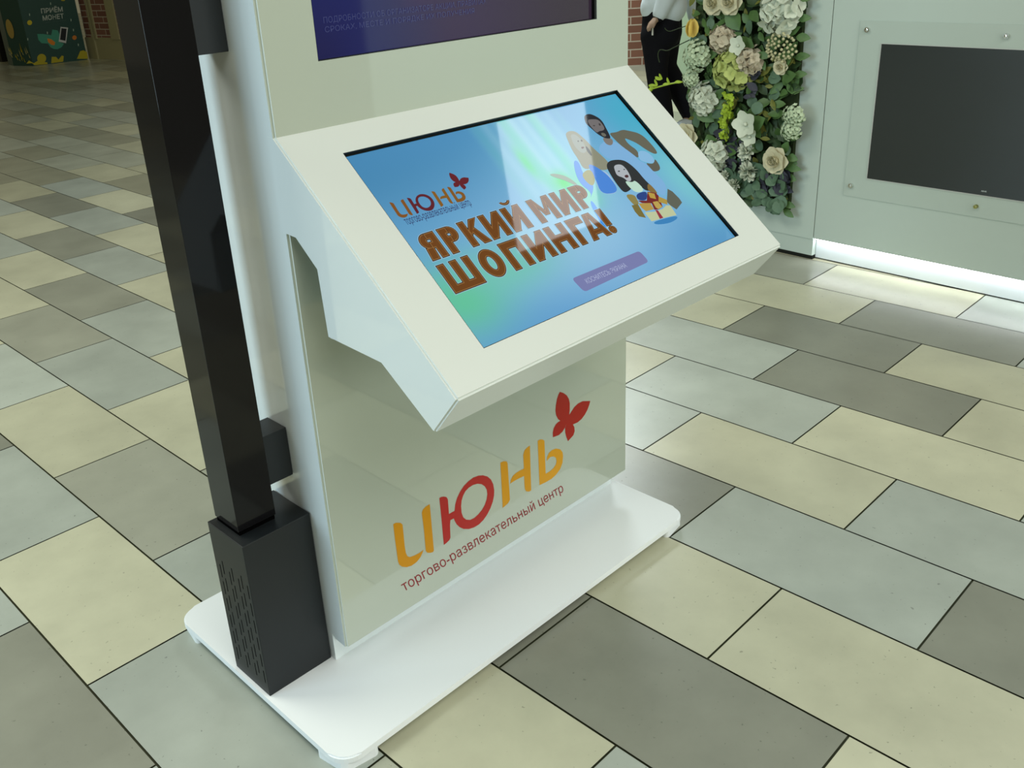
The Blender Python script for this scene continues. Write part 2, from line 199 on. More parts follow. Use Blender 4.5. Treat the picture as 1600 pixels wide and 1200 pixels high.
COIN=[((60,135,110),[[0.1497,0.415],[0.2289,0.4072],[0.3318,0.3808],[0.3647,0.4531],[0.4322,0.4358],[0.4471,0.3801],[0.4146,0.2855],[0.4791,0.2514],[0.4356,0.2067],[0.3754,0.1858],[0.3222,0.1949],[0.2846,0.2229],[0.2635,0.2741],[0.1797,0.2883],[0.1472,0.3348]]),((205,120,20),[[0.2687,0.3439],[0.3197,0.3279],[0.3636,0.2799],[0.3444,0.2438],[0.3027,0.2537],[0.2684,0.2952]]),((185,185,180),[[0.4829,0.4795],[0.5815,0.4593],[0.5075,0.2539],[0.4124,0.2857]]),((8,14,14),[[0.4907,0.4604],[0.5583,0.4453],[0.5071,0.2868],[0.4366,0.3094]]),((190,170,20),[[0.1172,0.5694],[0.1127,0.5586],[0.1048,0.5494],[0.0945,0.543],[0.083,0.5402],[0.0718,0.5412],[0.0622,0.546],[0.0553,0.554],[0.052,0.5642],[0.0526,0.5753],[0.0571,0.5861],[0.065,0.5952],[0.0753,0.6016],[0.0867,0.6045],[0.0979,0.6034],[0.1075,0.5987],[0.1145,0.5907],[0.1178,0.5805]]),((190,110,30),[[0.6703,0.314],[0.6661,0.3039],[0.6587,0.2954],[0.649,0.2895],[0.6382,0.287],[0.6274,0.2881],[0.6182,0.2927],[0.6115,0.3002],[0.6082,0.3098],[0.6086,0.3203],[0.6127,0.3303],[0.6201,0.3388],[0.6298,0.3447],[0.6406,0.3473],[0.6513,0.3462],[0.6606,0.3416],[0.6673,0.3341],[0.6707,0.3245]]),((165,150,20),[[0.1937,0.0802],[0.1853,0.0598],[0.1705,0.0427],[0.1512,0.031],[0.1298,0.0261],[0.1088,0.0286],[0.0907,0.0381],[0.0778,0.0535],[0.0716,0.0729],[0.0728,0.094],[0.0812,0.1142],[0.0959,0.1312],[0.1151,0.1429],[0.1364,0.1479],[0.1574,0.1455],[0.1755,0.1361],[0.1885,0.1208],[0.1949,0.1014]]),((165,150,20),[[0.017,0.0078],[-0.0084,0.038],[-0.0828,0.0413],[-0.0416,0.0799],[0.0126,0.0356],[0.0728,0.0613],[0.1953,0.0252],[0.1958,0.0031]]),((165,150,20),[[0.2464,0.0082],[0.2714,0.0932],[0.3306,0.0865],[0.3545,0.0453],[0.4101,0.0941],[0.4361,0.0857],[0.4136,0.0108]]),((165,150,20),[[0.6089,0.0272],[0.6761,0.1255],[0.7235,0.1336],[0.7686,0.1042],[0.765,0.0093]]),((165,150,20),[[0.5658,0.8312],[0.5738,0.8178],[0.6057,0.8132],[0.6253,0.8265]]),((150,170,150),[[0.1047,0.6929],[0.1162,0.6877],[0.1105,0.6587],[0.0995,0.6618]]),((150,170,150),[[0.6396,0.5743],[0.6518,0.5688],[0.6462,0.539],[0.6347,0.5422]]),((150,170,150),[[0.667,0.2328],[0.6793,0.2271],[0.6737,0.1967],[0.662,0.2002]]),((150,170,150),[[0.6428,0.4383],[0.655,0.4327],[0.6494,0.4027],[0.6378,0.406]]),((150,170,150),[[0.0059,0.3771],[0.0174,0.3716],[0.0116,0.3423],[0.0006,0.3456]]),((150,170,150),[[0.2832,0.4352],[0.295,0.4297],[0.2892,0.4001],[0.278,0.4034]]),((150,170,150),[[0.4133,0.8126],[0.4252,0.8074],[0.4196,0.7782],[0.4083,0.7813]])]
CTXT=[[[0.2646,0.678],[0.559,0.6793],[0.2706,0.7409]],[[0.2643,0.5835],[0.5529,0.5885],[0.2703,0.6467]],[[0.2664,0.546],[0.5687,0.5504],[0.2684,0.564]]]
CTOPR=[0.8011,0.8127]
FLOW=[('hyd',[1.2611,0.654],0.0626),('hydp',[1.1188,0.7862],0.0835),('hyd',[0.9181,1.0278],0.0783),('hyd',[1.1877,0.4154],0.0626),('hydk',[1.181,0.9147],0.0522),('hydk',[1.0362,0.8301],0.0522),('crumb',[1.2966,0.8353],0.0574),('crumb',[1.3268,0.7407],0.0365),('rose',[0.8772,0.4321],0.047),('rose',[1.2211,1.0582],0.0417),('rose',[1.1385,1.0642],0.0443),('bud',[1.3321,0.9518],0.0313),('orch',[1.019,0.5741],0.0522),('orch',[0.9964,0.5219],0.0365),('bead',[0.884,0.8933],0.0574),('crumb',[0.806,0.6265],0.0417),('crumb',[0.8157,0.568],0.0391),('carn',[0.9989,0.3716],0.0443),('carn',[1.0173,0.4533],0.0391),('carn',[1.0697,0.2988],0.0313),('rose',[1.3412,0.4843],0.047),('lime',[1.1198,0.6383],0.0417),('lime',[1.1339,0.5405],0.0365),('orch',[1.0778,0.8928],0.0365),('carn',[1.1188,0.3351],0.0235),('rosew',[0.8836,0.8155],0.0261)]
TWIG=[[1.3483,0.7286],[1.4221,0.7151],[1.505,0.6894],[1.4621,0.732],[1.4906,0.7047]]
PERS={'pel':[4.0222,2.885,0.7159],'waist':[4.0328,2.8748,0.8519],'chest':[4.0542,2.8541,1.0613],'neck':[4.064,2.8447,1.2035],'head':[4.056,2.8525,1.3135],'hipL':[3.9695,2.8942,0.675],'kneeL':[3.9261,2.8527,0.445],'ankL':[4.0138,2.8515,0.0545],'toeL':[3.9372,2.8837,0.0013],'hipR':[4.0796,2.8922,0.6636],'kneeR':[4.0954,2.8977,0.4556],'ankR':[4.2723,2.7896,0.081],'toeR':[4.1636,2.7902,0.0168],'shL':[3.9105,2.8469,1.1331],'elL':[3.8995,2.7533,0.9521],'wrL':[3.8435,2.7865,0.8128],'haL':[3.8073,2.8214,0.7671],'shR':[4.2229,2.8581,1.1077],'elR':[4.3099,2.8366,0.9127],'wrR':[4.2882,2.7951,0.7554],'haR':[4.2963,2.7873,0.6912]}

# ------------------------------------------------------------------ materials
M_white_dim = mat('white_gloss_dim', (0.41, 0.465, 0.395), 0.22, 0.5, coat=0.8)  # kiosk white, darkened and greened to put in the front's weaker light
M_white_lit = mat('white_side_lit', (0.74, 0.82, 0.85), 0.22, 0.5, coat=0.8)  # same white, paler and bluer: cool light on the sides put in
M_console = mat('white_console_toned', (0.61, 0.66, 0.63), 0.36, 0.5)  # same white again, toned for the light falling on the slope
M_plate = mat('white_powder_coat', (0.80, 0.85, 0.88), 0.5, 0.4)
M_blackg = mat('black_gloss_metal', (0.005, 0.005, 0.006), 0.08, 0.28)
M_blackm = mat('black_satin_metal', (0.012, 0.015, 0.017), 0.42, 0.3)
M_slot = mat('slot_black', (0.002, 0.002, 0.002), 0.9, 0.0)
M_bezel = mat('black_bezel', (0.004, 0.006, 0.005), 0.3, 0.4)
M_wall = mat('white_wall_panel', (0.45, 0.53, 0.485), 0.34, 0.4, noise=0.02, nscale=2)
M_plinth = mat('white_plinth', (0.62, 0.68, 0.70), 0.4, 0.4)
M_led = mat('led_strip_light', (1, 1, 1), 0.5, 0.0, emit=(0.93, 0.95, 1.0), estr=11)
M_tv = mat('switched_off_screen', (0.022, 0.027, 0.027), 0.22, 0.5)
M_acr = mat('clear_acrylic', (0.425, 0.50, 0.455), 0.25, 0.4)
M_chrome = mat('chrome', (0.75, 0.78, 0.76), 0.15, 0.5, metal=1.0)
M_brass = mat('brass', (0.35, 0.33, 0.12), 0.3, 0.5, metal=1.0)

# ------------------------------------------------------------------ floor of staggered stone tiles
def floor():
    bm = bmesh.new(); cl = bm.loops.layers.float_color.new('tile'); g = 0.0045
    v = [bm.verts.new(c) for c in [(-20 * U, -14 * U, -0.004), (70 * U, -14 * U, -0.004), (70 * U, 84 * U, -0.004), (-20 * U, 84 * U, -0.004)]]
    f = bm.faces.new(v)
    for l in f.loops: l[cl] = (0.035, 0.04, 0.02, 0)
    pal = {'C': (0.49, 0.495, 0.365), 'G': (0.365, 0.405, 0.36), 'D': (0.235, 0.245, 0.20)}
    known = {(6, 2): 'D', (6, 0): 'C', (6, -2): 'G', (5, 1): 'C', (5, -1): 'D', (5, -3): 'G', (4, 2): 'C', (4, 0): 'D', (4, -2): 'C',
             (3, 1): 'G', (3, -1): 'D', (3, -3): 'C', (2, 2): 'C', (2, 0): 'G', (2, -2): 'C', (2, -4): 'G', (1, 1): 'G', (1, -1): 'C', (1, -3): 'G',
             (0, 0): 'D', (0, -2): 'G', (0, -4): 'D', (-1, -1): 'C', (-1, -3): 'C', (-2, -2): 'D', (-2, -4): 'C', (-2, 0): 'D',
             (-3, -1): 'C', (-3, -3): 'G', (-4, 2): 'C', (-4, 0): 'G', (-4, 4): 'G', (-4, 6): 'D', (-5, 1): 'D', (-5, 3): 'G', (-5, -1): 'G',
             (-3, 3): 'D', (-3, 1): 'G', (-3, 5): 'C', (-3, 7): 'G', (-3, 9): 'C', (-2, 4): 'C', (-2, 6): 'G', (-2, 8): 'D', (-2, 10): 'C',
             (-1, 5): 'C', (-1, 7): 'G', (-1, 9): 'D', (-1, 11): 'C', (-1, 13): 'G', (0, 12): 'D', (0, 14): 'C', (0, 10): 'G', (0, 8): 'C', (0, 16): 'G',
             (1, 11): 'C', (1, 13): 'G', (1, 15): 'D', (2, 14): 'C', (2, 12): 'D', (2, 16): 'G'}
    rnd = random.Random(3)
    for r in range(-20, 70):
        a = -14 if r % 2 == 0 else -15
        while a < 84:
            k = known.get((r, a)) or rnd.choice('CCGGDD')
            b = 0.94 + 0.12 * rnd.random()
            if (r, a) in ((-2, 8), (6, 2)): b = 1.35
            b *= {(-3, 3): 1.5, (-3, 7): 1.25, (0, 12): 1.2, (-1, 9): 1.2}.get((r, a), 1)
            c = [x * b for x in pal[k]]
            if (r, a) not in known: c = [.55 * x + .45 * y for x, y in zip(c, (0.36, 0.35, 0.235))]
            x0, x1, y0, y1 = r * U + g / 2, (r + 1) * U - g / 2, a * U * 1.003 + g / 2, (a + 2) * U * 1.003 - g / 2
            vv = [bm.verts.new(p) for p in [(x0, y0, 0), (x1, y0, 0), (x1, y1, 0), (x0, y1, 0)]]
            ff = bm.faces.new(vv)
            for l in ff.loops: l[cl] = (*c, 1.0 if k == 'C' else 0.4)
            a += 2
    m = bpy.data.materials.new('stone_tiles'); m.use_nodes = True; nt = m.node_tree; b = nt.nodes['Principled BSDF']
    at = nt.nodes.new('ShaderNodeAttribute'); at.attribute_name = 'tile'
    tc = nt.nodes.new('ShaderNodeTexCoord')
    n1 = nt.nodes.new('ShaderNodeTexNoise'); n1.inputs['Scale'].default_value = 3.2; n1.inputs['Detail'].default_value = 6; n1.inputs['Roughness'].default_value = 0.6
    n2 = nt.nodes.new('ShaderNodeTexNoise'); n2.inputs['Scale'].default_value = 95; n2.inputs['Detail'].default_value = 3
    nt.links.new(tc.outputs['Object'], n1.inputs['Vector']); nt.links.new(tc.outputs['Object'], n2.inputs['Vector'])
    r1 = nt.nodes.new('ShaderNodeMapRange'); r1.inputs[1].default_value = 0.3; r1.inputs[2].default_value = 0.7; r1.inputs[3].default_value = 0.86; r1.inputs[4].default_value = 1.12
    nt.links.new(n1.outputs['Fac'], r1.inputs[0])
    r2 = nt.nodes.new('ShaderNodeMapRange'); r2.inputs[1].default_value = 0.28; r2.inputs[2].default_value = 0.31; r2.inputs[3].default_value = 0.6; r2.inputs[4].default_value = 1.0
    nt.links.new(n2.outputs['Fac'], r2.inputs[0])
    mm = nt.nodes.new('ShaderNodeMath'); mm.operation = 'MULTIPLY'; nt.links.new(r1.outputs[0], mm.inputs[0]); nt.links.new(r2.outputs[0], mm.inputs[1])
    vm = nt.nodes.new('ShaderNodeVectorMath'); vm.operation = 'SCALE'
    nt.links.new(at.outputs['Color'], vm.inputs[0]); nt.links.new(mm.outputs[0], vm.inputs['Scale'])
    nt.links.new(vm.outputs[0], b.inputs['Base Color'])
    r3 = nt.nodes.new('ShaderNodeMapRange'); r3.inputs[3].default_value = 0.27; r3.inputs[4].default_value = 0.31
    nt.links.new(n1.outputs['Fac'], r3.inputs[0]); nt.links.new(r3.outputs[0], b.inputs['Roughness'])
    b.inputs['Specular IOR Level'].default_value = 0.5
    struct(fin('floor', bm, m), 'floor of staggered cream, grey-green and dark stone tiles')
floor()

# ------------------------------------------------------------------ information kiosk
KX, KY, KT = -3.2909 * U, 0.0379 * U, -0.0109
kiosk = tag(empty('information_kiosk', (KX, KY, 0), KT), 'white two-screen information kiosk with slanted touch display and red-yellow lettering on its front', 'information kiosk')
a0, a1, yf, ys, yr = 0.5157 * U, 3.5021 * U, 0.6067 * U, 0.7665 * U, 1.40 * U
bw, bd = 3.5461 * U, 2.0365 * U
zt = 5.75 * U
# base plate and feet
bm = bmesh.new(); pts = rrect(0, bw, 0, bd, 0.045, 8); prism_xy(bm, pts, 0.064 * U, 0.11 * U)
bmesh.ops.bevel(bm, geom=[e for e in bm.edges if all(v.co.z > 0.1 * U for v in e.verts)], offset=0.003, segments=2, affect='EDGES')
plate = fin('base_plate', bm, M_plate, kiosk)
for fx, fy in [(0, 0), (1, 0), (0, 1), (1, 1)]:
    w_ = 0.085; x0 = 0.0003 if fx == 0 else bw - w_ - 0.0003; y0 = 0.0003 if fy == 0 else bd - w_ - 0.0003
    bm = bmesh.new(); P_ = []
    full = rrect(x0, x0 + w_, y0, y0 + w_, 0.044 if 0 else 0.012, 5); prism_xy(bm, full, 0.0, 0.0645 * U)
    # outer corner follows the plate's rounding
    for v in bm.verts:
        cx = 0.045 if fx == 0 else bw - 0.045; cy = 0.045 if fy == 0 else bd - 0.045
        dx, dy = v.co.x - cx, v.co.y - cy
        if (dx < 0) == (fx == 0) and (dy < 0) == (fy == 0):
            d = math.hypot(dx, dy)
            if d > 0.044: v.co.x = cx + dx / d * 0.04477; v.co.y = cy + dy / d * 0.044
    fin('foot', bm, M_plate, kiosk)
# rear shell (stands on the plate) and front shell (ends short of the plate)
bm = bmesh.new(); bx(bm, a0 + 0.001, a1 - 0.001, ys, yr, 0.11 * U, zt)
fin('rear_shell', bm, M_white_lit, kiosk)
bm = bmesh.new()
fp = [(ys, 0.345 * U), (ys - 0.012, 0.318 * U), (yf, 0.310 * U), (yf, zt), (ys, zt)]
prism_yz(bm, fp, a0, a1)
sel = [e for e in bm.edges if all(abs(v.co.y - yf) < 1e-5 for v in e.verts) and abs(e.verts[0].co.x - e.verts[1].co.x) < 1e-5]
bmesh.ops.bevel(bm, geom=sel, offset=0.004, segments=3, affect='EDGES')
front = fin('front_shell', bm, M_white_dim, kiosk)
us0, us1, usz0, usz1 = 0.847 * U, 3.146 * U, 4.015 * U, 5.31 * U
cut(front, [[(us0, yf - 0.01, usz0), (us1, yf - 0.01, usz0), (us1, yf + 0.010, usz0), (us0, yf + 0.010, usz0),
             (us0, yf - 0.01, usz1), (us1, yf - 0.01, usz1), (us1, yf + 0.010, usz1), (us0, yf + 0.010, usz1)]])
side_mat(front, M_white_lit)
box('seam_gap_strip', a0 + 0.0012, a1 - 0.0012, ys - 0.0015, ys + 0.0015, 0.36 * U, zt - 0.002, mat('seam_shadow_gap', (0.25, 0.28, 0.28), 0.6), kiosk)  # grey strip coloured as the shadow in the seam between the shells
# slanted console
z1, yc, zc = 3.6689 * U, -0.6934 * U, 2.5622 * U
prof = [(yf + .02, 3.145 * U), (yf, 3.152 * U), (0.525 * U, 3.158 * U), (0.350 * U, 3.006 * U), (0.350 * U, 2.607 * U), (-0.122 * U, 2.607 * U), (-0.4935 * U, 2.312 * U), (yc, zc), (yf, z1), (yf + .02, z1)]
bm = bmesh.new(); prism_yz(bm, prof, a0 - .0003, a1 + .0003)
sel = [e for e in bm.edges if not all(v.co.y > yf - 1e-5 for v in e.verts)]
bmesh.ops.bevel(bm, geom=sel, offset=0.0035, segments=3, affect='EDGES')
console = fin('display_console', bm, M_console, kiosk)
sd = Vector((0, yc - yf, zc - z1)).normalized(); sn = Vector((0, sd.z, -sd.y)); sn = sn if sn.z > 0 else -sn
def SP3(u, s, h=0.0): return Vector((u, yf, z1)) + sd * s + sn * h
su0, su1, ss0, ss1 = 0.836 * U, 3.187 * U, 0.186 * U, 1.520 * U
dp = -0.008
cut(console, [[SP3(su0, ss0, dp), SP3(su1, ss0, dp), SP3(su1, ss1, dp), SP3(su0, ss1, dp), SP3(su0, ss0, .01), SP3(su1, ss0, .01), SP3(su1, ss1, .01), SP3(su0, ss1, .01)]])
side_mat(console, M_white_lit)
# black lining of the recess
bm = bmesh.new(); t_ = 0.0012
def slab(u0, u1, s0, s1, h0, h1):
    v = [bm.verts.new(SP3(*c)) for c in [(u0, s0, h0), (u1, s0, h0), (u1, s1, h0), (u0, s1, h0), (u0, s0, h1), (u1, s0, h1), (u1, s1, h1), (u0, s1, h1)]]
    for f in [(0, 3, 2, 1), (4, 5, 6, 7), (0, 1, 5, 4), (1, 2, 6, 5), (2, 3, 7, 6), (3, 0, 4, 7)]: bm.faces.new([v[i] for i in f])
hb = dp + 0.0005; bz_ = 0.004
for q in [(su0, su1, ss0, ss0 + t_), (su0, su1, ss1 - t_, ss1), (su0, su0 + t_, ss0, ss1), (su1 - t_, su1, ss0, ss1)]: slab(*q, hb, -0.0006)
for q in [(su0, su1, ss0, ss0 + bz_), (su0, su1, ss1 - bz_ * .3, ss1), (su0, su0 + bz_ * .3, ss0, ss1), (su1 - bz_, su1, ss0, ss1)]: slab(*q, hb - .001, hb + 0.0012)
fin('screen_bezel', bm, M_bezel, kiosk)
# picture on the touch screen
H0 = dp + 0.0012
def G(x, y, cx, cy, sx, sy): return math.exp(-((x - cx) / sx) ** 2 - ((y - cy) / sy) ** 2)
def picture(name, nu, nv, f3, colf, parent, rough=0.03):
    bm = bmesh.new(); cl = bm.loops.layers.float_color.new('pic')
    V = [[bm.verts.new(f3(i / nu, j / nv)) for j in range(nv + 1)] for i in range(nu + 1)]
    for i in range(nu):
        for j in range(nv):
            f = bm.faces.new((V[i][j], V[i + 1][j], V[i + 1][j + 1], V[i][j + 1]))
            for l, (a, b) in zip(f.loops, [(i, j), (i + 1, j), (i + 1, j + 1), (i, j + 1)]): l[cl] = (*lin(colf(a / nu, b / nv)), 1)
    m = mat('screen_picture', (0.01, 0.01, 0.01), rough, 0.5, emit=(1, 1, 1), estr=0.95)
    at = m.node_tree.nodes.new('ShaderNodeAttribute'); at.attribute_name = 'pic'
    m.node_tree.links.new(at.outputs['Color'], m.node_tree.nodes['Principled BSDF'].inputs['Emission Color'])
    return fin(name, bm, m, parent)
def bgcol(x, y):
    c = Vector((108, 170, 212))
    def mx(t, k, c): return c.lerp(Vector(t), min(1, k))
    c = mx((58, 128, 172), 0.95 * G(x, y, 0.0, 0.0, .55, .45), c)
    c = mx((70, 140, 188), 0.8 * G(x, y, .35, 0.0, .5, .16), c)
    c = mx((150, 195, 228), 0.9 * G(x, y, .5, .72, .33, .33), c)
    c = mx((92, 155, 205), 0.9 * G(x, y, .15, 1.05, .3, .16), c)
    c = mx((78, 145, 195), 0.9 * G(x, y, 1.0, 1.0, .3, .22), c)
    c = mx((92, 195, 150), 0.95 * G(x, y, .04, .78, .12, .16), c)
    c = mx((112, 200, 175), 0.8 * G(x, y, .22, .72, .15, .12), c)
    c = mx((60, 170, 200), 0.9 * G(x, y, .98, .15, .13, .3), c)
    c = mx((120, 205, 205), 0.7 * G(x, y, .98, .6, .08, .25), c)
    c = mx((130, 205, 225), 0.7 * G(x, y, .58, .35, .15, .3), c)
    if .38 < x < .74:        # soft vertical folds of a pale curtain
        e = min(1, max(0, (x - .38) * 8)) * min(1, max(0, (.74 - x) * 8)) * max(0, min(1, (.62 - y) * 5))
        c = mx((165, 215, 222), e * (.35 + .3 * math.sin(x * 95) * math.sin(x * 37 + 1)), c)
        c = mx((110, 215, 175), e * max(0, math.sin(x * 60 + 2)) * .5, c)
    c = mx((70, 215, 110), 0.95 * G(x, y, .56, .42, .03, .06), c)
    c = mx((70, 215, 120), 0.7 * G(x, y, .49, .26, .016, .09), c)
    c = mx((120, 220, 170), 0.7 * G(x, y, .60, .5, .05, .08), c)
    return c
ds = 0.0025
screen = picture('touch_screen', 120, 68, lambda a, b: SP3(su0 + t_ + (su1 - su0 - 2 * t_) * a, ss0 + t_ + (ss1 - ss0 - 2 * t_) * b, H0), bgcol, kiosk)
tag(screen, 'lit touch screen showing a blue shopping advert with a family')
ep = 0.000008; lay = 3
def chaikin(p):
    o = []
    for i in range(len(p)):
        a, b = p[i], p[(i + 1) % len(p)]; o += [(a[0] * .75 + b[0] * .25, a[1] * .75 + b[1] * .25), (a[0] * .25 + b[0] * .75, a[1] * .25 + b[1] * .75)]
    return o
for nm, col, pts in PICT:
    if nm in ('light_curtain',): continue
    if 'gift' not in nm: pts = chaikin(chaikin(pts))
    bm = bmesh.new(); h = H0 + ep * lay; flat(bm, [pts], lambda a, b: SP3(a, b, h)); lay += 1
    fin(nm, bm, emat(tuple(col)), screen)
# call-to-touch button
def rr_quad(q, r=0.12):
    q = [Vector(p) for p in q]; P = []
    for i in range(4):
        a, b, c = q[i - 1], q[i], q[(i + 1) % 4]; l = 0.008
        p0 = b + (a - b).normalized() * l; p1 = b + (c - b).normalized() * l
        for k in range(5):
            t = k / 4; P.append(tuple((1 - t) ** 2 * p0 + 2 * t * (1 - t) * b + t * t * p1))
    return P
bm = bmesh.new(); flat(bm, [rr_quad(BUTTON)], lambda a, b: SP3(a, b, H0 + 0.0005)); btn = fin('touch_button', bm, emat((120, 126, 176)), screen)
bm = bmesh.new(); text_bm(bm, 'КОСНИТЕСЬ ЭКРАНА', BTXT[0], (BTXT[1][0], BTXT[0][1]), (BTXT[0][0], BTXT[0][1] - 0.010), lambda a, b: SP3(a, b, H0 + 0.0006), 0.0)
fin('button_lettering', bm, emat((172, 182, 215)), screen)
# small logo
def AF(p): return (LAFF[0][0] * p[0] + LAFF[1][0] * p[1] + LAFF[2][0], LAFF[0][1] * p[0] + LAFF[1][1] * p[1] + LAFF[2][1])
for nm, keys, col in [('logo_letter', [['i1'], ['i2']], (128, 78, 22)), ('logo_letter', [['yu', 'yuh']], (92, 14, 34)), ('logo_letter', [['n1'], ['n2']], (132, 88, 22)), ('logo_letter', [['b']], (130, 84, 22)), ('logo_butterfly', [['fly']], (98, 8, 30))]:
    bm = bmesh.new()
    for kk in keys: flat(bm, [[AF(p) for p in LOGO[k]] for k in kk], lambda a, b: SP3(a, b, H0 + 0.0003))
    fin(nm, bm, emat(col), screen)
bm = bmesh.new(); text_bm(bm, 'торгово-развлекательный центр', STAG[0], (STAG[1][0], STAG[0][1]), (STAG[0][0], STAG[0][1] - 0.0115), lambda a, b: SP3(a, b, H0 + 0.0005), 0.0, hh=0.56)
fin('logo_tagline', bm, emat((40, 42, 95)), screen)
# headline letters, drawn with bold strokes
def R4(x0, x1, y0, y1): return [(x0, y0), (x1, y0), (x1, y1), (x0, y1)]
def glyph(ch, W, H, T):
    """list of convex pieces, x right, y down, 0..W / 0..H; T = stroke"""
    g = []
    if ch in 'ИЙ': g = [R4(0, T, 0, H), R4(W - T, W, 0, H), [(T * .9, H), (T * .35, H * .72), (W - T * .9, 0), (W - T * .35, H * .28)]]
    elif ch == 'Ш': g = [R4(0, T, 0, H), R4(W - T, W, 0, H), R4((W - T) / 2, (W + T) / 2, 0, H), R4(0, W, H - T * .95, H)]
    elif ch == 'П': g = [R4(0, T, 0, H), R4(W - T, W, 0, H), R4(0, W, 0, T * .95)]
    elif ch == 'Г': g = [R4(0, T, 0, H), R4(0, W, 0, T * .95)]
    elif ch == 'Н': g = [R4(0, T, 0, H), R4(W - T, W, 0, H), R4(0, W, (H - T) / 2, (H + T) / 2)]
    elif ch == 'О': g = ring(W / 2, H / 2, W / 2, H / 2, T, T * .95, n=30)
    elif ch == 'К': g = [R4(0, T, 0, H), [(T * .8, H * .40), (W - T * 1.15, 0), (W, 0), (T, H * .62)], [(T * 1.1, H * .40), (T * 1.9, H * .33), (W, H), (W - T * 1.2, H)]]
    elif ch == 'М': g = [R4(0, T, 0, H), R4(W - T, W, 0, H), [(T * .5, 0), (T, 0), (W / 2 + T * .35, H * .75), (W / 2 - T * .4, H * .75)], [(W - T, 0), (W - T * .5, 0), (W / 2 + T * .4, H * .75), (W / 2 - T * .35, H * .75)]]
    elif ch == 'А': g = [[(0, H), (W / 2 - T * .6, 0), (W / 2 + T * .15, 0), (T, H)], [(W, H), (W / 2 + T * .6, 0), (W / 2 - T * .15, 0), (W - T, H)], R4(W * .22, W * .78, H * .62, H * .82)]
    elif ch == '!': g = [R4(W / 2 - T / 2, W / 2 + T / 2, 0, H * .68)] + ring(W / 2, H - T * .55, T * .58, T * .55, T * .56, T * .54, n=14)
    elif ch in 'РЯ':
        hb = H * .60; r = hb / 2
        g = [R4(0, T, 0, H), R4(T * .5, W - r, 0, T * .9), R4(T * .5, W - r, hb - T * .9, hb)] + ring(W - r, r, r, r, T, T * .9, -90, 90, 12)
        if ch == 'Я':
            g.append([(T * 1.1, hb - T * .3), (T * 2.2, hb - T * .3), (W, H), (W - T * 1.15, H)])
            g = [type(q)([(W - x, y) for x, y in q]) for q in g]
    return g
def grow(q, e):
    if isinstance(q, tuple):
        (a, b, c, d) = [Vector(x) for x in q]; k1 = (a - d).normalized() * e; k2 = (b - c).normalized() * e
        return [tuple(a + k1), tuple(b + k2), tuple(c - k2), tuple(d - k1)]
    n = len(q); ar = sum(q[i][0] * q[(i + 1) % n][1] - q[(i + 1) % n][0] * q[i][1] for i in range(n))
    s = 1 if ar > 0 else -1; out = []
    for i in range(n):
        a, b, c = Vector(q[i - 1]), Vector(q[i]), Vector(q[(i + 1) % n])
        d1 = (b - a).normalized(); d2 = (c - b).normalized()
        n1 = Vector((d1.y, -d1.x)) * s; n2 = Vector((d2.y, -d2.x)) * s
        k = n1 + n2; L = k.length
        if L < 1e-6: out.append(tuple(b)); continue
        k /= L; m_ = min(1.6, 1 / max(0.3, k.dot(n1))); out.append(tuple(b + k * e * m_))
    return out
T0 = 0.0158
for idx, (ch, ua, ub) in enumerate(HEAD):
    l1 = idx < 8; y0 = (0.786 if l1 else 0.990) * U; H = (0.174 if l1 else 0.190) * U
    u0, u1 = ua, ub
    if ch == '!': u0, u1 = 2.195 * U, 2.275 * U
    if ch == 'А': u0, u1 = 2.030 * U, 2.205 * U
    gs = glyph(ch, u1 - u0, H, T0 * (0.95 if l1 else 1.0))
    if ch == 'Й': gs = gs + [tuple([(x + (u1 - u0) / 2, y - 0.0135) for x, y in q]) for q in ring(0, 0, 0.0125, 0.0095, 0.0052, 0.005, 10, 170, 8)]
    par = None
    for e, h, col, nm in [(0.0012, 0.00052, (170, 202, 222), 'letter_halo'), (0.0004, 0.00058, (34, 20, 20), 'letter_outline'), (-0.0010, 0.00064, (142, 98, 48), 'letter_edge'), (-0.0026, 0.00070, (108, 60, 6), 'headline_letter')]:
        bm = bmesh.new()
        for q in gs:
            qq = grow(q, e)
            h += 1.5e-6; vs = [bm.verts.new(SP3(u0 + x, y0 + y, H0 + h)) for x, y in qq]
            try: bm.faces.new(vs)
            except ValueError: pass
        fin(nm, bm, emat(col), screen)
# upper screen
def upcol(x, y):
    c = Vector((12, 22, 88)); c = c.lerp(Vector((46, 28, 66)), min(1, max(0, (x - .12) / .3))); c = c.lerp(Vector((44, 30, 46)), min(1, max(0, (x - .5) / .4)))
    c = c.lerp(Vector((10, 8, 60)), .6 * G(x, y, .0, .0, .12, .2)); c = c.lerp(Vector((90, 35, 80)), .6 * G(x, y, .33, .3, .06, .1)); return c
up = picture('upper_screen', 30, 20, lambda a, b: Vector((us0 + (us1 - us0) * a, yf + 0.0088, usz0 + (usz1 - usz0) * b)), upcol, kiosk, 0.05)
tag(up, 'dark blue and purple upper screen with small print')
for a, b, tx in [(0, 0, 'ПОДРОБНОСТИ ОБ ОРГАНИЗАТОРЕ АКЦИИ, ПРАВИЛАХ'), (1, 0, 'СРОКАХ, МЕСТЕ И ПОРЯДКЕ ИХ ПОЛУЧЕНИЯ')]:
    D_ = UP2 if a else UP1; bm = bmesh.new()
    text_bm(bm, tx, D_[0], (D_[1][0] + (0.09 if not a else 0.06), D_[0][1]), (D_[0][0], D_[2][1]), lambda p, q: (p, yf + 0.0080, q), 0.0, hh=0.73)
    fin('small_print', bm, emat((58, 64, 108)), up)
bm = bmesh.new()
for q in [(us0, us1, usz0, usz0 + .0012), (us0, us0 + .0012, usz0, usz1), (us1 - .006, us1, usz0, usz1)]: bx(bm, q[0], q[1], yf + .001, yf + .0095, q[2], q[3])
fin('upper_screen_bezel', bm, M_bezel, kiosk)
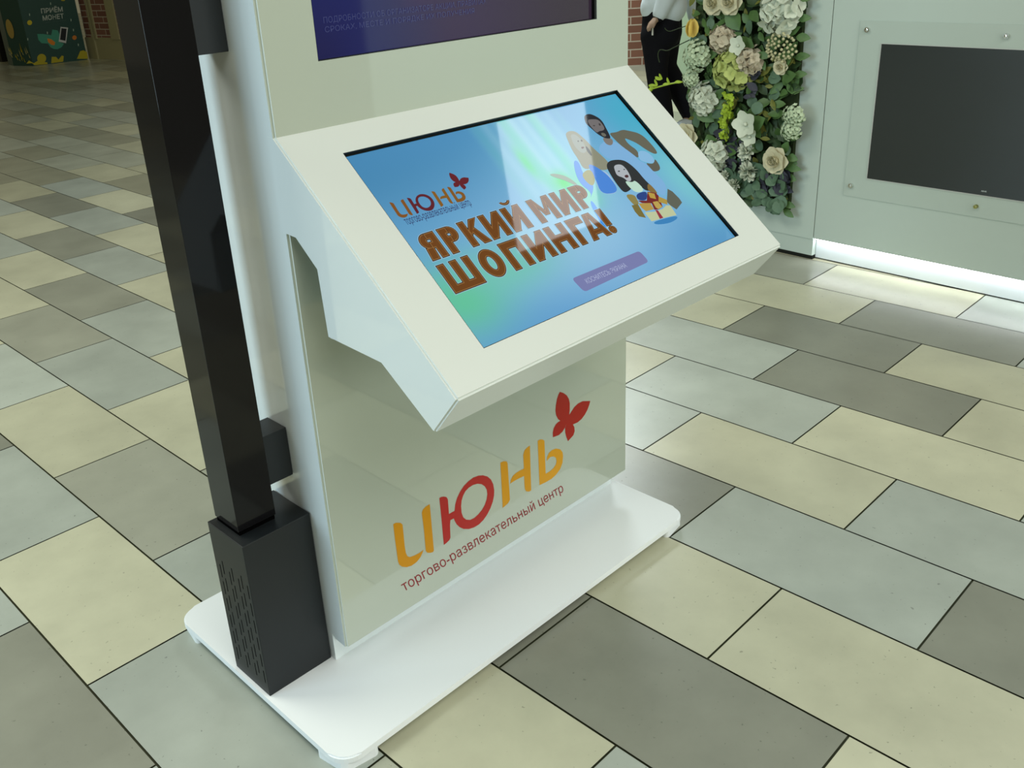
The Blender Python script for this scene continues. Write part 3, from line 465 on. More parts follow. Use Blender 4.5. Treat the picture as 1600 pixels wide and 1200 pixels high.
# lettering on the front
LC = {'i': (200, 138, 14), 'n': (205, 145, 14), 'b': (214, 152, 16)}
hf = yf - 0.0004
def FR(a, b): return (a, hf, b)
for keys, col, nm, lb in [([['i1'], ['i2']], (196, 136, 12), 'logo_letter', 'yellow letter И'), ([['yu', 'yuh']], (168, 38, 34), 'logo_letter', 'red letter Ю'), ([['n1'], ['n2']], (200, 142, 14), 'logo_letter', 'yellow letter Н'), ([['b']], (206, 148, 20), 'logo_letter', 'yellow letter Ь'), ([['fly']], (158, 30, 16), 'logo_butterfly', 'red butterfly emblem')]:
    bm = bmesh.new()
    for kk in keys: flat(bm, [LOGO[k] for k in kk], FR)
    o = fin(nm, bm, dmat(col, 0.3), kiosk); o['label'] = lb
bm = bmesh.new(); text_bm(bm, 'торгово-развлекательный центр', TAG[0], TAG[1], TAG[2], FR, 0.0, hh=0.555)
o = fin('tagline_lettering', bm, dmat((138, 34, 42), 0.3), kiosk); o['label'] = 'thin dark red lettering'

# ------------------------------------------------------------------ black column beside the kiosk
pole = tag(empty('post_stand', (KX, KY, 0), KT), 'tall square black metal post on a perforated box beside the white kiosk', 'post')
x0, x1, y0, y1, zb0, zb1 = 0.0232 * U, a0 - 0.0008, 0.8113 * U, 1.2286 * U, 0.11 * U, 1.279 * U
hs = box('box_housing', x0, x1, y0, y1, zb0, zb1, M_blackm, pole, bevel=0.0012)
hh_ = zb1 - zb0
cuts = []
for ci, fr in enumerate([.14, .24, .42, .51, .68, .78, .93]):
    stag = [0.0, -.115 * .33][ci % 2]
    for r in range(6):
        top = .255 + stag + .115 * r; zc0 = zb1 - hh_ * (top + .088); zc1 = zb1 - hh_ * top; yy = y1 - (y1 - y0) * fr
        if r == 5 and ci < 2: pass
        cuts.append([(x0 - .002, yy - .0016, zc0), (x0 + .004, yy - .0016, zc0), (x0 + .004, yy + .0016, zc0), (x0 - .002, yy + .0016, zc0),
                     (x0 - .002, yy - .0016, zc1), (x0 + .004, yy - .0016, zc1), (x0 + .004, yy + .0016, zc1), (x0 - .002, yy + .0016, zc1)])
cut(hs, cuts)
px0, px1, py0, py1 = 0.0706 * U, 0.3373 * U, 0.9224 * U, 1.2033 * U
box('collar', px0 + .002, px1 - .002, py0 + .002, py1 - .002, zb1, zb1 + .012, M_slot, pole)
box('post', px0, px1, py0, py1, zb1 + .009, zt, M_blackg, pole, bevel=0.0006)
box('bracket', px1, a0 - .0005, .942 * U, 1.15 * U, 1.511 * U, 1.85 * U, M_blackm, pole, bevel=0.0008)
box('bracket', px1, a0 - .0005, .925 * U, 1.16 * U, 4.09 * U, 4.75 * U, M_blackm, pole, bevel=0.0008)

# ------------------------------------------------------------------ white wall on the right
WO = (6.972 * U, 0, 0); WR = math.atan2(1, .052)
def wroot(name): return empty(name, WO, WR)
WT = 2.2
def wbox(bm, t0, t1, d0, d1, z0, z1): bx(bm, t0, t1, d0, d1, z0, z1)
def wobj(name, boxes, m, bevel=0, kind='structure'):
    bm = bmesh.new()
    for b in boxes: wbox(bm, *b)
    o = fin(name, bm, m, None, bevel=bevel); o.location = WO; o.rotation_euler = (0, 0, WR)
    if kind: o['kind'] = kind
    return o
PD = 0.03
struct(wobj('wall_right', [(-3.2, 0.7195, 0.005, PD, .097, WT)], M_wall, 0.001), 'white wall panel around the dark television')
struct(wobj('wall_right_end', [(0.7225, 1.366, 0.005, PD, .092, WT), (-3.2, 1.36, -0.25, 0.004, 0.101, WT), (0.7225, 1.36, -0.25, 0.026, 0.018, 0.0915)], M_wall, 0.0008), 'white wall panel carrying the flowers')
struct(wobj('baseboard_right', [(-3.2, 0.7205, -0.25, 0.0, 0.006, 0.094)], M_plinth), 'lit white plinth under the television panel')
struct(wobj('trim_1', [(-3.2, 1.36, -0.2, -0.004, 0.0, 0.006), (0.7225, 1.36, -.2, 0.022, 0.0, 0.0175)], M_bezel), 'dark gap under the plinth')
led = wobj('led_strip_light', [(-3.1, 0.715, 0.006, 0.028, .0945, .0968)], M_led, kind=None)
tag(led, 'glowing white strip light under the edge of the television wall panel', 'strip light')
tv = tag(wroot('television'), 'switched-off dark television set into the white wall on the right', 'television')
box('screen', -0.418, 0.5065, PD - 0.0, PD + 0.004, .392, .912, M_tv, tv)
bm = bmesh.new()
for q in [(-.4205, .509, .389, .392), (-.4205, .509, .912, .9145), (.5065, .509, .392, .912), (-.4205, -.418, .392, .912)]: bx(bm, q[0], q[1], PD, PD + .006, q[2], q[3])
fin('frame', bm, mat('brushed_frame', (0.45, 0.47, 0.45), .3, .5), tv)
bm = bmesh.new(); text_bm(bm, 'AKAI', (.0627, .4055), (.0435, .4055), (.0627, .411), lambda a, b: (a, PD + .0045, b), 0.02); fin('maker_lettering', bm, mat('silver_print', (.5, .55, .55), .4), tv)
acr = tag(wroot('acrylic_cover'), 'flat acrylic frame plate bolted to the wall around the dark television', 'cover plate')
bm = bmesh.new()
for q in [(-.512, .601, .9145, .994), (-.512, .601, .307, .389), (.509, .601, .389, .9145), (-.512, -.4205, .389, .9145)]: bx(bm, q[0], q[1], PD + .0001, PD + .0035, q[2], q[3])
fin('plate', bm, M_acr, acr)
def knob(x, z, r, m, name='bolt'):
    bm = bmesh.new(); bmesh.ops.create_cone(bm, cap_ends=True, segments=24, radius1=r, radius2=r, depth=.012, matrix=Matrix.Translation((x, PD + .009, z)) @ Matrix.Rotation(math.radians(-90), 4, 'X'))
    bmesh.ops.create_uvsphere(bm, u_segments=16, v_segments=8, radius=r * .8, matrix=Matrix.Translation((x, PD + .013, z)) @ Matrix.Diagonal((1, .45, 1, 1)))
    return fin(name, bm, m, acr, smooth=False)
for x, z in [(.568, .962), (.058, .957), (.570, .354), (-.45, .955), (-.45, .352)]: knob(x, z, .0095, M_chrome)
knob(.071, .348, .0075, M_brass, 'lock')['label'] = 'small brass-coloured bolt'

# ------------------------------------------------------------------ flower wall
fw = tag(wroot('flower_panel'), 'panel of cream and green artificial flowers and leaves on the end of the white wall', 'flower panel')
box('backing', 0.838, 1.362, PD, PD + .02, .205, 2.0, mat('dark_backing', (.02, .03, .012), .9, .1), fw)
ML = {'green': mat('leaf_green', (.075, .15, .045), .45, .35, noise=.3, nscale=30), 'dark': mat('leaf_dark', (.035, .07, .025), .5, .3, noise=.3, nscale=30),
      'euc': mat('leaf_eucalyptus', (.09, .16, .10), .5, .3, noise=.25, nscale=30), 'plum': mat('leaf_plum', (.035, .038, .055), .5, .3, noise=.2, nscale=30),
      'olive': mat('leaf_olive', (.14, .15, .03), .5, .3, noise=.3, nscale=30),
      'lime': mat('leaf_lime', (.30, .42, .03), .5, .3, noise=.2, nscale=40)}
MF = {'white': mat('petal_white', (.56, .61, .50), .6, .2, noise=.1, nscale=60), 'cream': mat('petal_cream', (.58, .55, .38), .6, .2, noise=.12, nscale=60),
      'pink': mat('petal_pink', (.54, .48, .36), .6, .2, noise=.15, nscale=60), 'yg': mat('petal_yellow_green', (.42, .48, .16), .6, .2, noise=.25, nscale=60),
      'pale': mat('petal_pale_green', (.46, .55, .38), .6, .2, noise=.2, nscale=80), 'yellow': mat('petal_yellow', (.62, .45, .10), .5, .3, noise=.1, nscale=60),
      'bead': mat('berry_beige', (.46, .44, .26), .5, .3, noise=.1, nscale=60)}
def leaf(bm, c, d, nrm, L, W, pointed=True, curl=.15):
    d = d.normalized(); s = d.cross(nrm).normalized(); n = s.cross(d).normalized()
    prof_ = [(0, .05), (.18, .62), (.42, 1.0), (.68, .82), (.88, .42), (1.0, .03)] if pointed else [(0, .1), (.12, .62), (.35, .95), (.62, 1.0), (.85, .68), (1.0, .12)]
    rows = []
    for t, w_ in prof_:
        p = c + d * (t * L) + n * (-curl * L * t * t)
        rows.append([bm.verts.new(p - s * W * w_ * .5 + n * W * .12 * w_), bm.verts.new(p), bm.verts.new(p + s * W * w_ * .5 + n * W * .12 * w_)])
    for i in range(len(rows) - 1):
        for j in range(2): bm.faces.new((rows[i][j], rows[i + 1][j], rows[i + 1][j + 1], rows[i][j + 1]))
rf = random.Random(11)
def rv(a, b): return rf.uniform(a, b)
N0 = Vector((0, 1, 0))
def foliage(name, m, n, Lr, Wk, pointed, zone, dmin=.03, dmax=.07):
    bm = bmesh.new()
    for _ in range(n):
        t, z = zone(); c = Vector((t, PD + rv(dmin, dmax), z))
        a = rv(0, 2 * math.pi); d = Vector((math.cos(a), rv(.0, .7), math.sin(a) - .35)); nr = Vector((rv(-.5, .5), 1, rv(-.1, .7))).normalized()
        L = rv(*Lr); leaf(bm, c - d.normalized() * L * .4, d, nr, L, L * Wk * rv(.8, 1.15), pointed)
    return fin(name, bm, m, fw, smooth=True)
def zone(t0, t1, z0, z1): return lambda: (rv(t0, t1), rv(z0, z1))
foliage('dark_foliage', ML['dark'], 700, (.045, .085), .62, True, zone(.83, 1.352, .23, 1.98), .02, .05)
foliage('olive_foliage', ML['olive'], 160, (.03, .06), .5, True, zone(.84, 1.345, .24, 1.9), .04, .075)
foliage('green_foliage', ML['green'], 380, (.045, .08), .62, True, zone(.835, 1.35, .24, 1.98), .035, .075)
foliage('eucalyptus_foliage', ML['euc'], 90, (.04, .062), .88, False, zone(.84, 1.345, .22, 1.9), .045, .08)
foliage('eucalyptus_foliage', ML['euc'], 60, (.045, .062), .9, False, zone(.84, 1.12, .215, .40), .05, .09)
foliage('plum_foliage', ML['plum'], 60, (.04, .065), .6, True, zone(.83, .95, .30, .42), .05, .085)
foliage('plum_foliage', ML['plum'], 40, (.04, .065), .6, True, zone(1.05, 1.2, .36, .52), .05, .08)
foliage('plum_foliage', ML['plum'], 16, (.035, .06), .6, True, zone(1.0, 1.08, .68, .82), .06, .085)
bm = bmesh.new()      # leaves that stick out past the right-hand edge
for z in [.22, .245, .36, .40, .45, .53, .60, .78, .85, .93, 1.0, 1.08, 1.16]:
    leaf(bm, Vector((.845, PD + .05, z)), Vector((-1, .1, rv(-.6, .3))), Vector((0, 1, .3)), rv(.05, .07), rv(.03, .038), True)
for t_, z_, a_ in [(1.24, .50, -2.2), (1.20, .47, -1.2), (1.02, .86, .6), (.92, .80, 2.4), (.95, .60, -.6), (1.30, .62, -2.6), (1.10, .95, 1.0), (.90, 1.02, -.4)]:
    leaf(bm, Vector((t_, PD + .07, z_)), Vector((math.cos(a_), .15, math.sin(a_))), Vector((0, 1, .25)), .11, .075, True)
fin('edge_leaves', bm, ML['green'], fw, smooth=True)
def floret(bm, c, nr, r, petals=4, cup=.25, wd=.95):
    nr = nr.normalized(); a = nr.cross(Vector((.3, .2, .9))).normalized(); b = nr.cross(a)
    ph = rv(0, 6.28)
    for k in range(petals):
        an = ph + k * 2 * math.pi / petals; d = a * math.cos(an) + b * math.sin(an)
        leaf(bm, c, d + nr * cup, nr, r, r * wd, False, -.1)
def flower(kind, t, z, r, d0):
    c = Vector((t, PD + d0, z)); bm = bmesh.new()
    if kind in ('hyd', 'hydp', 'hydk'):
        n, fr = (60, r * .34) if kind == 'hydp' else (34, r * .46) if r > .065 else (24, r * .5)
        for i in range(n):
            y = 1 - (i + .5) / n * 1.05; ph = i * 2.39996; rr = math.sqrt(max(0, 1 - y * y))
            nr = Vector((rr * math.cos(ph), y + .15, rr * math.sin(ph))).normalized()
            floret(bm, c + nr * r * rv(.55, .85) - Vector((0, r * .35, 0)), nr + Vector((rv(-.2, .2), 0, rv(-.2, .2))), fr * rv(.8, 1.1))
        return fin('hydrangea', bm, MF[{'hyd': 'white', 'hydp': 'yg', 'hydk': 'pink'}[kind]], fw, smooth=True)
    if kind in ('rose', 'rosew'):
        for ring_, (n, rad, tilt, sz) in enumerate([(6, .12, .15, 1.0), (6, .10, .5, .9), (5, .07, .95, .72), (5, .04, 1.6, .55), (3, .01, 2.6, .42)]):
            for k in range(n):
                an = k * 2 * math.pi / n + ring_ * .5; d = Vector((math.cos(an), 0, math.sin(an)))
                p = c + d * r * rad; leaf(bm, p + Vector((0, ring_ * r * .05, 0)), d + Vector((0, tilt, 0)), (Vector((0, 1, 0)) - d * tilt), r * sz, r * 1.15 * sz, False, .12 if ring_ < 2 else -.3)
        bmesh.ops.create_uvsphere(bm, u_segments=12, v_segments=8, radius=r * .32, matrix=Matrix.Translation(c + Vector((0, r * .22, 0))))
        return fin('rose', bm, MF['cream'], fw, smooth=True)
    if kind == 'carn':
        for i in range(46):
            y = 1 - (i + .5) / 46 * .95; ph = i * 2.39996; rr = math.sqrt(max(0, 1 - y * y)); nr = Vector((rr * math.cos(ph), y + .2, rr * math.sin(ph))).normalized()
            leaf(bm, c - Vector((0, r * .3, 0)) + nr * r * .25, nr, Vector((rv(-1, 1), rv(-.3, .3), rv(-1, 1))), r * .75, r * .42, False, rv(-.3, .3))
        return fin('carnation', bm, MF['white'], fw, smooth=True)
    if kind in ('crumb', 'bead'):
        if kind == 'crumb':
            for i in range(60):
                y = 1 - (i + .5) / 60 * .9; ph = i * 2.39996; rr = math.sqrt(max(0, 1 - y * y)); nr = Vector((rr * math.cos(ph), y * .8 + .2, rr * math.sin(ph)))
                floret(bm, c + nr * r * rv(.7, 1.0) - Vector((0, r * .3, 0)), nr, r * .2, 4, .4)
            return fin('floret_cluster', bm, MF['pale'], fw, smooth=True)
        n = 60
        for i in range(n):
            y = 1 - (i + .5) / n; ph = i * 2.39996; rr = math.sqrt(max(0, 1 - y * y)); nr = Vector((rr * math.cos(ph), y * .7, rr * math.sin(ph)))
            bmesh.ops.create_icosphere(bm, subdivisions=1, radius=r * (.10 if kind == 'bead' else rv(.08, .13)), matrix=Matrix.Translation(c + nr * r * rv(.75, 1.0)))
        return fin('berry_cluster', bm, MF['bead' if kind == 'bead' else 'pale'], fw, smooth=True)
    if kind == 'bud':
        for k in range(5):
            an = k * 1.2566; d = Vector((math.cos(an) * .5, .3, 1)); leaf(bm, c + Vector((math.cos(an) * r * .3, math.sin(an) * r * .2, -r)), Vector((math.cos(an) * .25, math.sin(an) * .2, 1)), Vector((math.cos(an), math.sin(an) + .3, 0)), r * 2, r * 1.2, False, .3)
        return fin('rosebud', bm, MF['yellow'], fw, smooth=True)
    if kind == 'orch':
        floret(bm, c, Vector((0, 1, .1)), r * 1.05, 5, .3, .8)
        bmesh.ops.create_icosphere(bm, subdivisions=1, radius=r * .16, matrix=Matrix.Translation(c + Vector((0, r * .2, 0))))
        return fin('orchid', bm, MF['white'], fw, smooth=True)
    if kind == 'lime':
        for i in range(34):
            p = c + Vector((rv(-.5, .5) * r, rv(0, .5) * r, rv(-1.1, 1.1) * r)); floret(bm, p, Vector((rv(-.6, .6), 1, rv(-.4, .6))), r * .28, 3)
        return fin('lime_sprig', bm, ML['lime'], fw, smooth=True)
for k, (t, z), r in FLOW: flower(k, t, z, r * 1.18, .085 if k not in ('orch', 'carn') else .10)
extra = random.Random(5)
for _ in range(26):          # the panel goes on above the top of the picture
    k = extra.choice(['hyd', 'hydp', 'rose', 'crumb', 'hydk', 'carn']); flower(k, extra.uniform(.86, 1.35), extra.uniform(1.2, 1.9), extra.uniform(.04, .065), .08)
def tube(name, pts, r, m, parent, seg=6):
    c = bpy.data.curves.new(name, 'CURVE'); c.dimensions = '3D'; c.bevel_depth = r; c.bevel_resolution = 2; c.resolution_u = 4
    s = c.splines.new('NURBS'); s.points.add(len(pts) - 1); s.use_endpoint_u = True; s.order_u = 3
    for q, p in zip(s.points, pts): q.co = (*p, 1)
    o = bpy.data.objects.new('t', c); COL.objects.link(o); bpy.context.view_layer.update()
    me = bpy.data.meshes.new_from_object(o.evaluated_get(bpy.context.evaluated_depsgraph_get())); bpy.data.objects.remove(o); bpy.data.curves.remove(c)
    me.name = name; return link(name, me, m, parent)
TW = TWIG; D3 = PD + .12
tube('lime_twig', [(1.36, PD + .05, TW[0][1] - .01), (TW[0][0], D3 - .02, TW[0][1]), (TW[1][0], D3, TW[1][1]), (TW[2][0], D3 + .01, TW[2][1])], .0035, ML['lime'], fw)
bm = bmesh.new()
for a, b in TW: 
    for q in range(3): leaf(bm, Vector((a + rv(-.01, .01), D3, b)), Vector((.6 * rv(.3, 1.2), rv(0, .4), rv(-.5, 1))), Vector((0, 1, .2)), .03, .012, False)
fin('twig_leaves', bm, ML['lime'], fw, smooth=True)
Mv = mat('vine_brown', (.03, .045, .02), .7, .2)
tube('vine', [(1.36, PD + .06, .90), (1.42, PD + .09, .87), (1.46, PD + .09, .85), (1.50, PD + .09, .86), (1.515, PD + .09, .83), (1.50, PD + .09, .80)], .0022, Mv, fw)
tube('vine', [(1.34, PD + .06, .97), (1.40, PD + .09, .95), (1.46, PD + .09, .93), (1.475, PD + .09, .95)], .0018, Mv, fw)
tube('vine', [(.84, PD + .06, .70), (.81, PD + .10, .715), (.78, PD + .11, .73), (.755, PD + .11, .735)], .0014, Mv, fw)

# ------------------------------------------------------------------ brick pier, green display wall behind the person
def brick_mat(name, c1, c2, mortar, scale):
    m = bpy.data.materials.new(name); m.use_nodes = True; nt = m.node_tree; b = nt.nodes['Principled BSDF']
    tc = nt.nodes.new('ShaderNodeTexCoord'); sp = nt.nodes.new('ShaderNodeSeparateXYZ'); cb = nt.nodes.new('ShaderNodeCombineXYZ'); ad = nt.nodes.new('ShaderNodeMath')
    nt.links.new(tc.outputs['Object'], sp.inputs[0]); nt.links.new(sp.outputs[0], ad.inputs[0]); nt.links.new(sp.outputs[1], ad.inputs[1])
    nt.links.new(ad.outputs[0], cb.inputs[0]); nt.links.new(sp.outputs[2], cb.inputs[1])
    br = nt.nodes.new('ShaderNodeTexBrick'); br.inputs['Color1'].default_value = (*c1, 1); br.inputs['Color2'].default_value = (*c2, 1); br.inputs['Mortar'].default_value = (*mortar, 1)
    br.inputs['Scale'].default_value = scale; br.inputs['Brick Width'].default_value = .25; br.inputs['Row Height'].default_value = .083; br.inputs['Mortar Size'].default_value = .006
    nt.links.new(cb.outputs[0], br.inputs['Vector']); nt.links.new(br.outputs['Color'], b.inputs['Base Color']); b.inputs['Roughness'].default_value = .8
    return m
M_br = brick_mat('red_brick', (.20, .085, .05), (.15, .06, .035), (.42, .36, .28), 1.0)
F2 = Vector((.637, .66, 0)).normalized(); RZ = math.atan2(F2.y, F2.x)
def fobj(name, c, w0, w1, d, h, m, z0=0):        # block facing the camera's side: c on the floor, w along the right-hand direction
    bm = bmesh.new(); bx(bm, 0, d, -w1, -w0, z0, h); o = fin(name, bm, m); o.location = c; o.rotation_euler = (0, 0, RZ); return o
o = struct(fobj('wall_brick', (6.834, 5.26, 0), -1.2, .30, .3, 2.6, M_br), 'red brick wall behind the person')
o = tag(fobj('partition_panel', (6.38, 4.34, 0), -.05, 1.6, .2, 2.4, mat('pale_green_panel', (.42, .54, .38), .5, .3)), 'pale green display partition behind the person, beside the flowers', 'partition')

# ------------------------------------------------------------------ coin machine and brick pier far left
cm = tag(empty('coin_machine', (12.041 * U, 44.199 * U, 0), math.atan2(-.1032, .99466)), 'dark green coin-accepting machine with yellow splashes and white lettering, far left', 'vending machine')
Mg = mat('dark_green_print', lin((22, 62, 52)), .35, .4)
wM = 0.757
bm = bmesh.new(); prism_xy(bm, [(0, 0), (wM, 0), (wM, .62), (-.17, .62), (-.17, .36)], .0, 1.62); fin('cabinet', bm, Mg, cm)
bm = bmesh.new(); prism_xy(bm, [(.02, .01), (wM - .02, .01), (wM - .02, .6), (-.12, .6), (-.12, .36)], -.0, .03)
fin('plinth', bm, M_slot, cm)
for i, (col, pts) in enumerate(COIN):
    bm = bmesh.new(); dd = -.0015 - i * .0003; flat(bm, [pts], lambda a, b: (a, dd, b)); fin('print_shape', bm, dmat(tuple(col)), cm)
for tx, q, bo in [('ПРИЁМ', CTXT[0], .02), ('МОНЕТ', CTXT[1], .02), ('ОБМЕН НА КУПЮРЫ', CTXT[2], 0)]:
    bm = bmesh.new(); text_bm(bm, tx, q[0], q[1], q[2], lambda a, b: (a, -.007, b), bo); fin('lettering', bm, dmat((165, 172, 160) if bo else (70, 95, 85)), cm)
sp_ = random.Random(2)
for k in range(22):        # light splashes on the slanting side
    f_ = sp_.random(); z_ = sp_.uniform(.02, .2); hh2 = sp_.uniform(.04, .12)
    p = Vector((0, 0, 0)).lerp(Vector((-.17, .36, 0)), f_); q_ = Vector((-.17, .36, 0)).normalized() * .02; off = Vector((-.0045, -.0022, 0)); bm = bmesh.new()
    bm.faces.new([bm.verts.new(p + off + Vector((0, 0, z_))), bm.verts.new(p + q_ + off + Vector((0, 0, z_ + .01))), bm.verts.new(p + q_ * 1.3 + off + Vector((0, 0, z_ + hh2)))])
    fin('print_shape', bm, dmat((175, 165, 110) if k % 2 else (165, 150, 30)), cm)
p = Vector((0, 0, 0)).lerp(Vector((-.17, .36, 0)), .72); bm = bmesh.new()
vs = []
for k in range(20):
    a = k * math.pi / 10; e_ = Vector((-.17, .36, 0)).normalized(); vs.append(bm.verts.new(p + off + e_ * (.07 * math.cos(a)) + Vector((0, 0, .50 + .13 * math.sin(a)))))
bm.faces.new(vs); fin('print_shape', bm, dmat((165, 140, 70)), cm)
pil = struct(empty('wall_left', (4.4646, 13.12, 0), math.radians(-80.6)), 'cream-framed brick pier beside the coin machine')
M_cream = mat('cream_paint', (.30, .27, .14), .6, .3)
bm = bmesh.new(); bx(bm, -.17, 1.1, 0, .3, 0, .30); fin('pier_base', bm, M_cream, pil)
for q in [(.04, .08, .0), (.11, .15, .28), (.50, .69, .28)]: box('cream_post', q[0], q[1], -.02, 0, q[2], 3, M_cream, pil)
box('brick_infill', -.14, 1.1, .0, .3, .30, 3, M_br, pil)
struct(box('dark_opening_board', 3.6, 4.62, 14.4, 14.5, 0, 3, mat('unlit_opening_black', (.012, .012, .008), .6, .2)), 'black board added for the darkness of the opening behind the coin machine')  # flat near-black board stands in for the darkness of an opening
dkm = tag(box('display_cabinet', 0, 1.6, 0, .6, 0, 1.7, mat('dark_cabinet', (.03, .05, .045), .4, .4), None), 'dark low cabinet with two pale bars standing beyond the green coin machine', 'cabinet')
dkm.location = (5.1, 22.2, 0); dkm.rotation_euler = (0, 0, math.radians(-44))

# ------------------------------------------------------------------ person walking away behind the kiosk
def blob(name, segs, m, parent, voxel=.012, smooth=6):
    """one continuous surface round a chain of tapered limbs; segs = (p, r, q, s)"""
    bm = bmesh.new()
    for p, r, q, s in segs:
        p, q = Vector(p), Vector(q); d = q - p; L = d.length
        bmesh.ops.create_uvsphere(bm, u_segments=20, v_segments=12, radius=r, matrix=Matrix.Translation(p))
        bmesh.ops.create_uvsphere(bm, u_segments=20, v_segments=12, radius=s, matrix=Matrix.Translation(q))
        if L > 1e-4:
            bmesh.ops.create_cone(bm, cap_ends=True, segments=20, radius1=r, radius2=s, depth=L, matrix=Matrix.Translation((p + q) / 2) @ d.to_track_quat('Z', 'Y').to_matrix().to_4x4())
    me = bpy.data.meshes.new(name); bm.to_mesh(me); bm.free(); o = link(name, me, m, None)
    rm = o.modifiers.new('r', 'REMESH'); rm.mode = 'VOXEL'; rm.voxel_size = voxel; rm.use_smooth_shade = True
    sm = o.modifiers.new('s', 'SMOOTH'); sm.iterations = smooth; sm.factor = .5
    bpy.context.view_layer.update()
    nm = bpy.data.meshes.new_from_object(o.evaluated_get(bpy.context.evaluated_depsgraph_get())); nm.name = name
    o.modifiers.clear(); o.data = nm; bpy.data.meshes.remove(me)
    if not nm.materials: nm.materials.append(m)
    for p_ in nm.polygons: p_.use_smooth = True
    o.parent = parent; return o
Pp = {k: Vector(v) for k, v in PERS.items()}
Fr = Vector((F2.y, -F2.x, 0))       # to the right in the picture
pz = Vector((Pp['pel'].x, Pp['pel'].y, 0))
person = tag(empty('person', pz), 'person in a loose white shirt and black trousers walking far behind the kiosk', 'person')
L_ = {k: v - pz for k, v in Pp.items()}
for k in ('ankL', 'ankR'): L_[k].z = .09
for k in ('toeL', 'toeR'): L_[k].z = .035
M_sk = mat('skin', (.36, .24, .17), .5, .3, noise=.05, nscale=20)
M_sh = mat('white_shirt_cloth', (.66, .74, .78), .8, .2, noise=.04, nscale=10)
M_tr = mat('black_trouser_cloth', (.008, .008, .011), .9, .1)
M_hr = mat('dark_hair', (.02, .014, .01), .6, .3)
hd = L_['head']; fdir = -Fr; Zv = Vector((0, 0, 1))
S_ = []
w1, c1, n1 = L_['waist'], L_['chest'], L_['neck']
for s in (-1, 1):
    k = F2 * s
    S_ += [(L_['pel'] + k * .06, .085, w1 + k * .05, .085), (w1 + k * .05, .085, c1 + k * .07, .095)]
S_ += [(c1, .09, n1, .055), (n1, .052, hd - Zv * .05, .055), (hd - Zv * .045 + fdir * .02, .062, hd + Zv * .02, .078), (hd + Zv * .02, .078, hd + Zv * .05 - fdir * .03, .08),
       (hd + fdir * .085, .013, hd + fdir * .100 - Zv * .022, .014), (hd + fdir * .05 - Zv * .085, .03, hd - Zv * .06, .05)]
for sd_ in 'LR':
    S_ += [(c1, .09, L_['sh' + sd_], .058), (L_['sh' + sd_], .055, L_['el' + sd_], .042), (L_['el' + sd_], .042, L_['wr' + sd_], .028),
           (L_['pel'], .09, L_['hip' + sd_], .085), (L_['hip' + sd_], .08, L_['knee' + sd_], .058), (L_['knee' + sd_], .055, L_['ank' + sd_], .038), (L_['ank' + sd_], .038, L_['ank' + sd_] + (L_['toe' + sd_] - L_['ank' + sd_]).normalized() * .13, .03)]
    wv = L_['wr' + sd_]; pd_ = (L_['ha' + sd_] - wv).normalized(); pm = wv + pd_ * .07
    S_ += [(wv, .027, wv + pd_ * .04 + F2 * o_, .017) for o_ in (-.02, 0, .02)] + [(wv + pd_ * .04 + F2 * o_, .017, pm + F2 * o_ * 1.3, .014) for o_ in (-.02, 0, .02)]
    for off, ln in [(-.032, .062), (-.011, .074), (.011, .070), (.031, .054)]:
        b = pm + F2 * off; k1 = b + pd_ * ln * .5 + Fr * .008; k2 = b + pd_ * ln * .78 + Fr * .026
        S_ += [(b, .0098, k1, .0092), (k1, .0092, k2, .008)]
    tb = wv + pd_ * .03 - F2 * .03; S_ += [(tb, .012, tb + pd_ * .035 - F2 * .014 + Fr * .012, .0105), (tb + pd_ * .035 - F2 * .014 + Fr * .012, .0105, tb + pd_ * .062 - F2 * .010 + Fr * .026, .009)]
blob('body', S_, M_sk, person, .0065, 4)
T_ = []
for s in (-1, 1): T_ += [(L_['pel'] + F2 * s * .065 + Zv * .09, .10, L_['pel'] + F2 * s * .07 - Zv * .02, .115)]
for s in (-1, 1): T_ += [(L_['pel'] + Fr * s * .035 + Zv * .09, .10, L_['pel'] + Fr * s * .03 - Zv * .02, .11)]
for sd_ in 'LR': T_ += [(L_['pel'] - Zv * .02, .11, L_['hip' + sd_], .108), (L_['hip' + sd_], .105, L_['knee' + sd_], .075), (L_['knee' + sd_], .075, L_['ank' + sd_] + Zv * .03, .075)]
blob('trousers', T_, M_tr, person, .012, 5)
H_ = []
for s in (-1, 1):
    k = F2 * s
    H_ += [(L_['pel'] + k * .07 + Zv * .15 + Fr * .03, .125, w1 + k * .06 + Zv * .03, .115), (w1 + k * .06 + Zv * .03, .115, c1 + k * .075, .11), (c1 + k * .075, .11, n1 + k * .03 - Zv * .04, .06)]
H_ += [(L_['pel'] + Zv * .14 - Fr * .05, .10, c1 - Fr * .03, .09)]
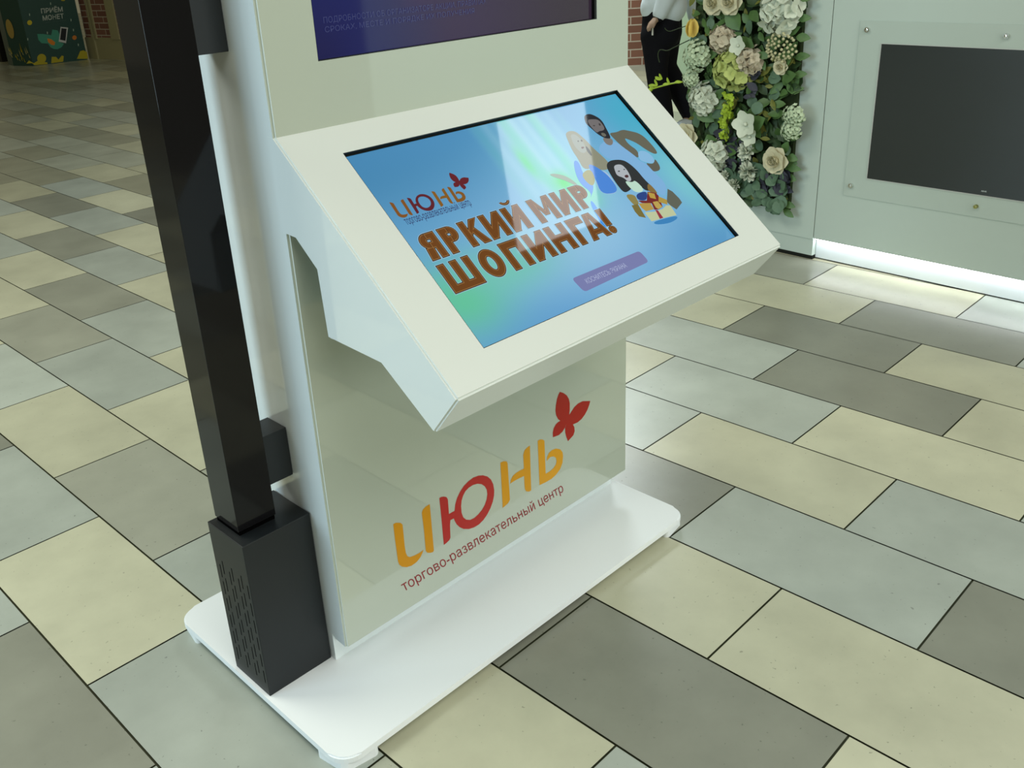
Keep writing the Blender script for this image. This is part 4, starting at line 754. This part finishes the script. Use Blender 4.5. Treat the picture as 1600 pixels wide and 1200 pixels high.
for sd_ in 'LR': H_ += [(c1 + Zv * .03, .10, L_['sh' + sd_], .075), (L_['sh' + sd_], .072, L_['el' + sd_], .066), (L_['el' + sd_], .066, L_['wr' + sd_].lerp(L_['el' + sd_], .15), .05)]
blob('shirt', H_, M_sh, person, .012, 4)
blob('wristband', [(L_['wrL'].lerp(L_['elL'], .08), .036, L_['wrL'].lerp(L_['elL'], -.02), .035)], M_tr, person, .008, 2)
for s_ in 'LR':
    a = L_['ank' + s_]; d_ = (L_['toe' + s_] - a); d_.z = 0; d_.normalize()
    blob('shoe', [(Vector((a.x, a.y, .055)) - d_ * .03, .045, Vector((a.x, a.y, .042)) + d_ * .13, .040), (Vector((a.x, a.y, .07)), .045, Vector((a.x, a.y, .04)), .04)], M_sh, person, .008, 3)
blob('hair', [(hd + Zv * .055 - fdir * .01, .088, hd + Zv * .02 - fdir * .045, .085), (hd + Zv * .02 - fdir * .045, .085, hd - Zv * .05 - fdir * .05, .055), (hd + Zv * .085 + fdir * .03, .055, hd + Zv * .06, .08)], M_hr, person, .008, 3)
for e_ in (-.03, .03):
    bm = bmesh.new(); bmesh.ops.create_uvsphere(bm, u_segments=10, v_segments=6, radius=.011, matrix=Matrix.Translation(hd + fdir * .070 + F2 * e_ + Zv * .012)); fin('eye', bm, mat('eye', (.05, .04, .03), .3), person)
    bm = bmesh.new(); bmesh.ops.create_uvsphere(bm, u_segments=10, v_segments=6, radius=.024, matrix=Matrix.Translation(hd + F2 * e_ * 2.6 - Zv * .005) @ Matrix.Diagonal((1, .6, 1.3, 1))); fin('ear', bm, M_sk, person)
bm = bmesh.new(); bmesh.ops.create_uvsphere(bm, u_segments=10, v_segments=6, radius=.019, matrix=Matrix.Translation(hd + fdir * .072 - Zv * .05) @ Matrix.Diagonal((1, 1, .35, 1))); fin('mouth', bm, mat('lips', (.30, .10, .09), .4), person)
hl = L_['haL'] + Fr * .012 - Vector((0, 0, .035)); stick = tube('white_stick', [hl + pz + Vector((0, 0, .05)), hl + pz + Vector((0, 0, -.035))], .006, mat('stick_white', (.75, .75, .7), .5), None)
tag(stick, 'small white stick held in the walking person\'s hand', 'stick')
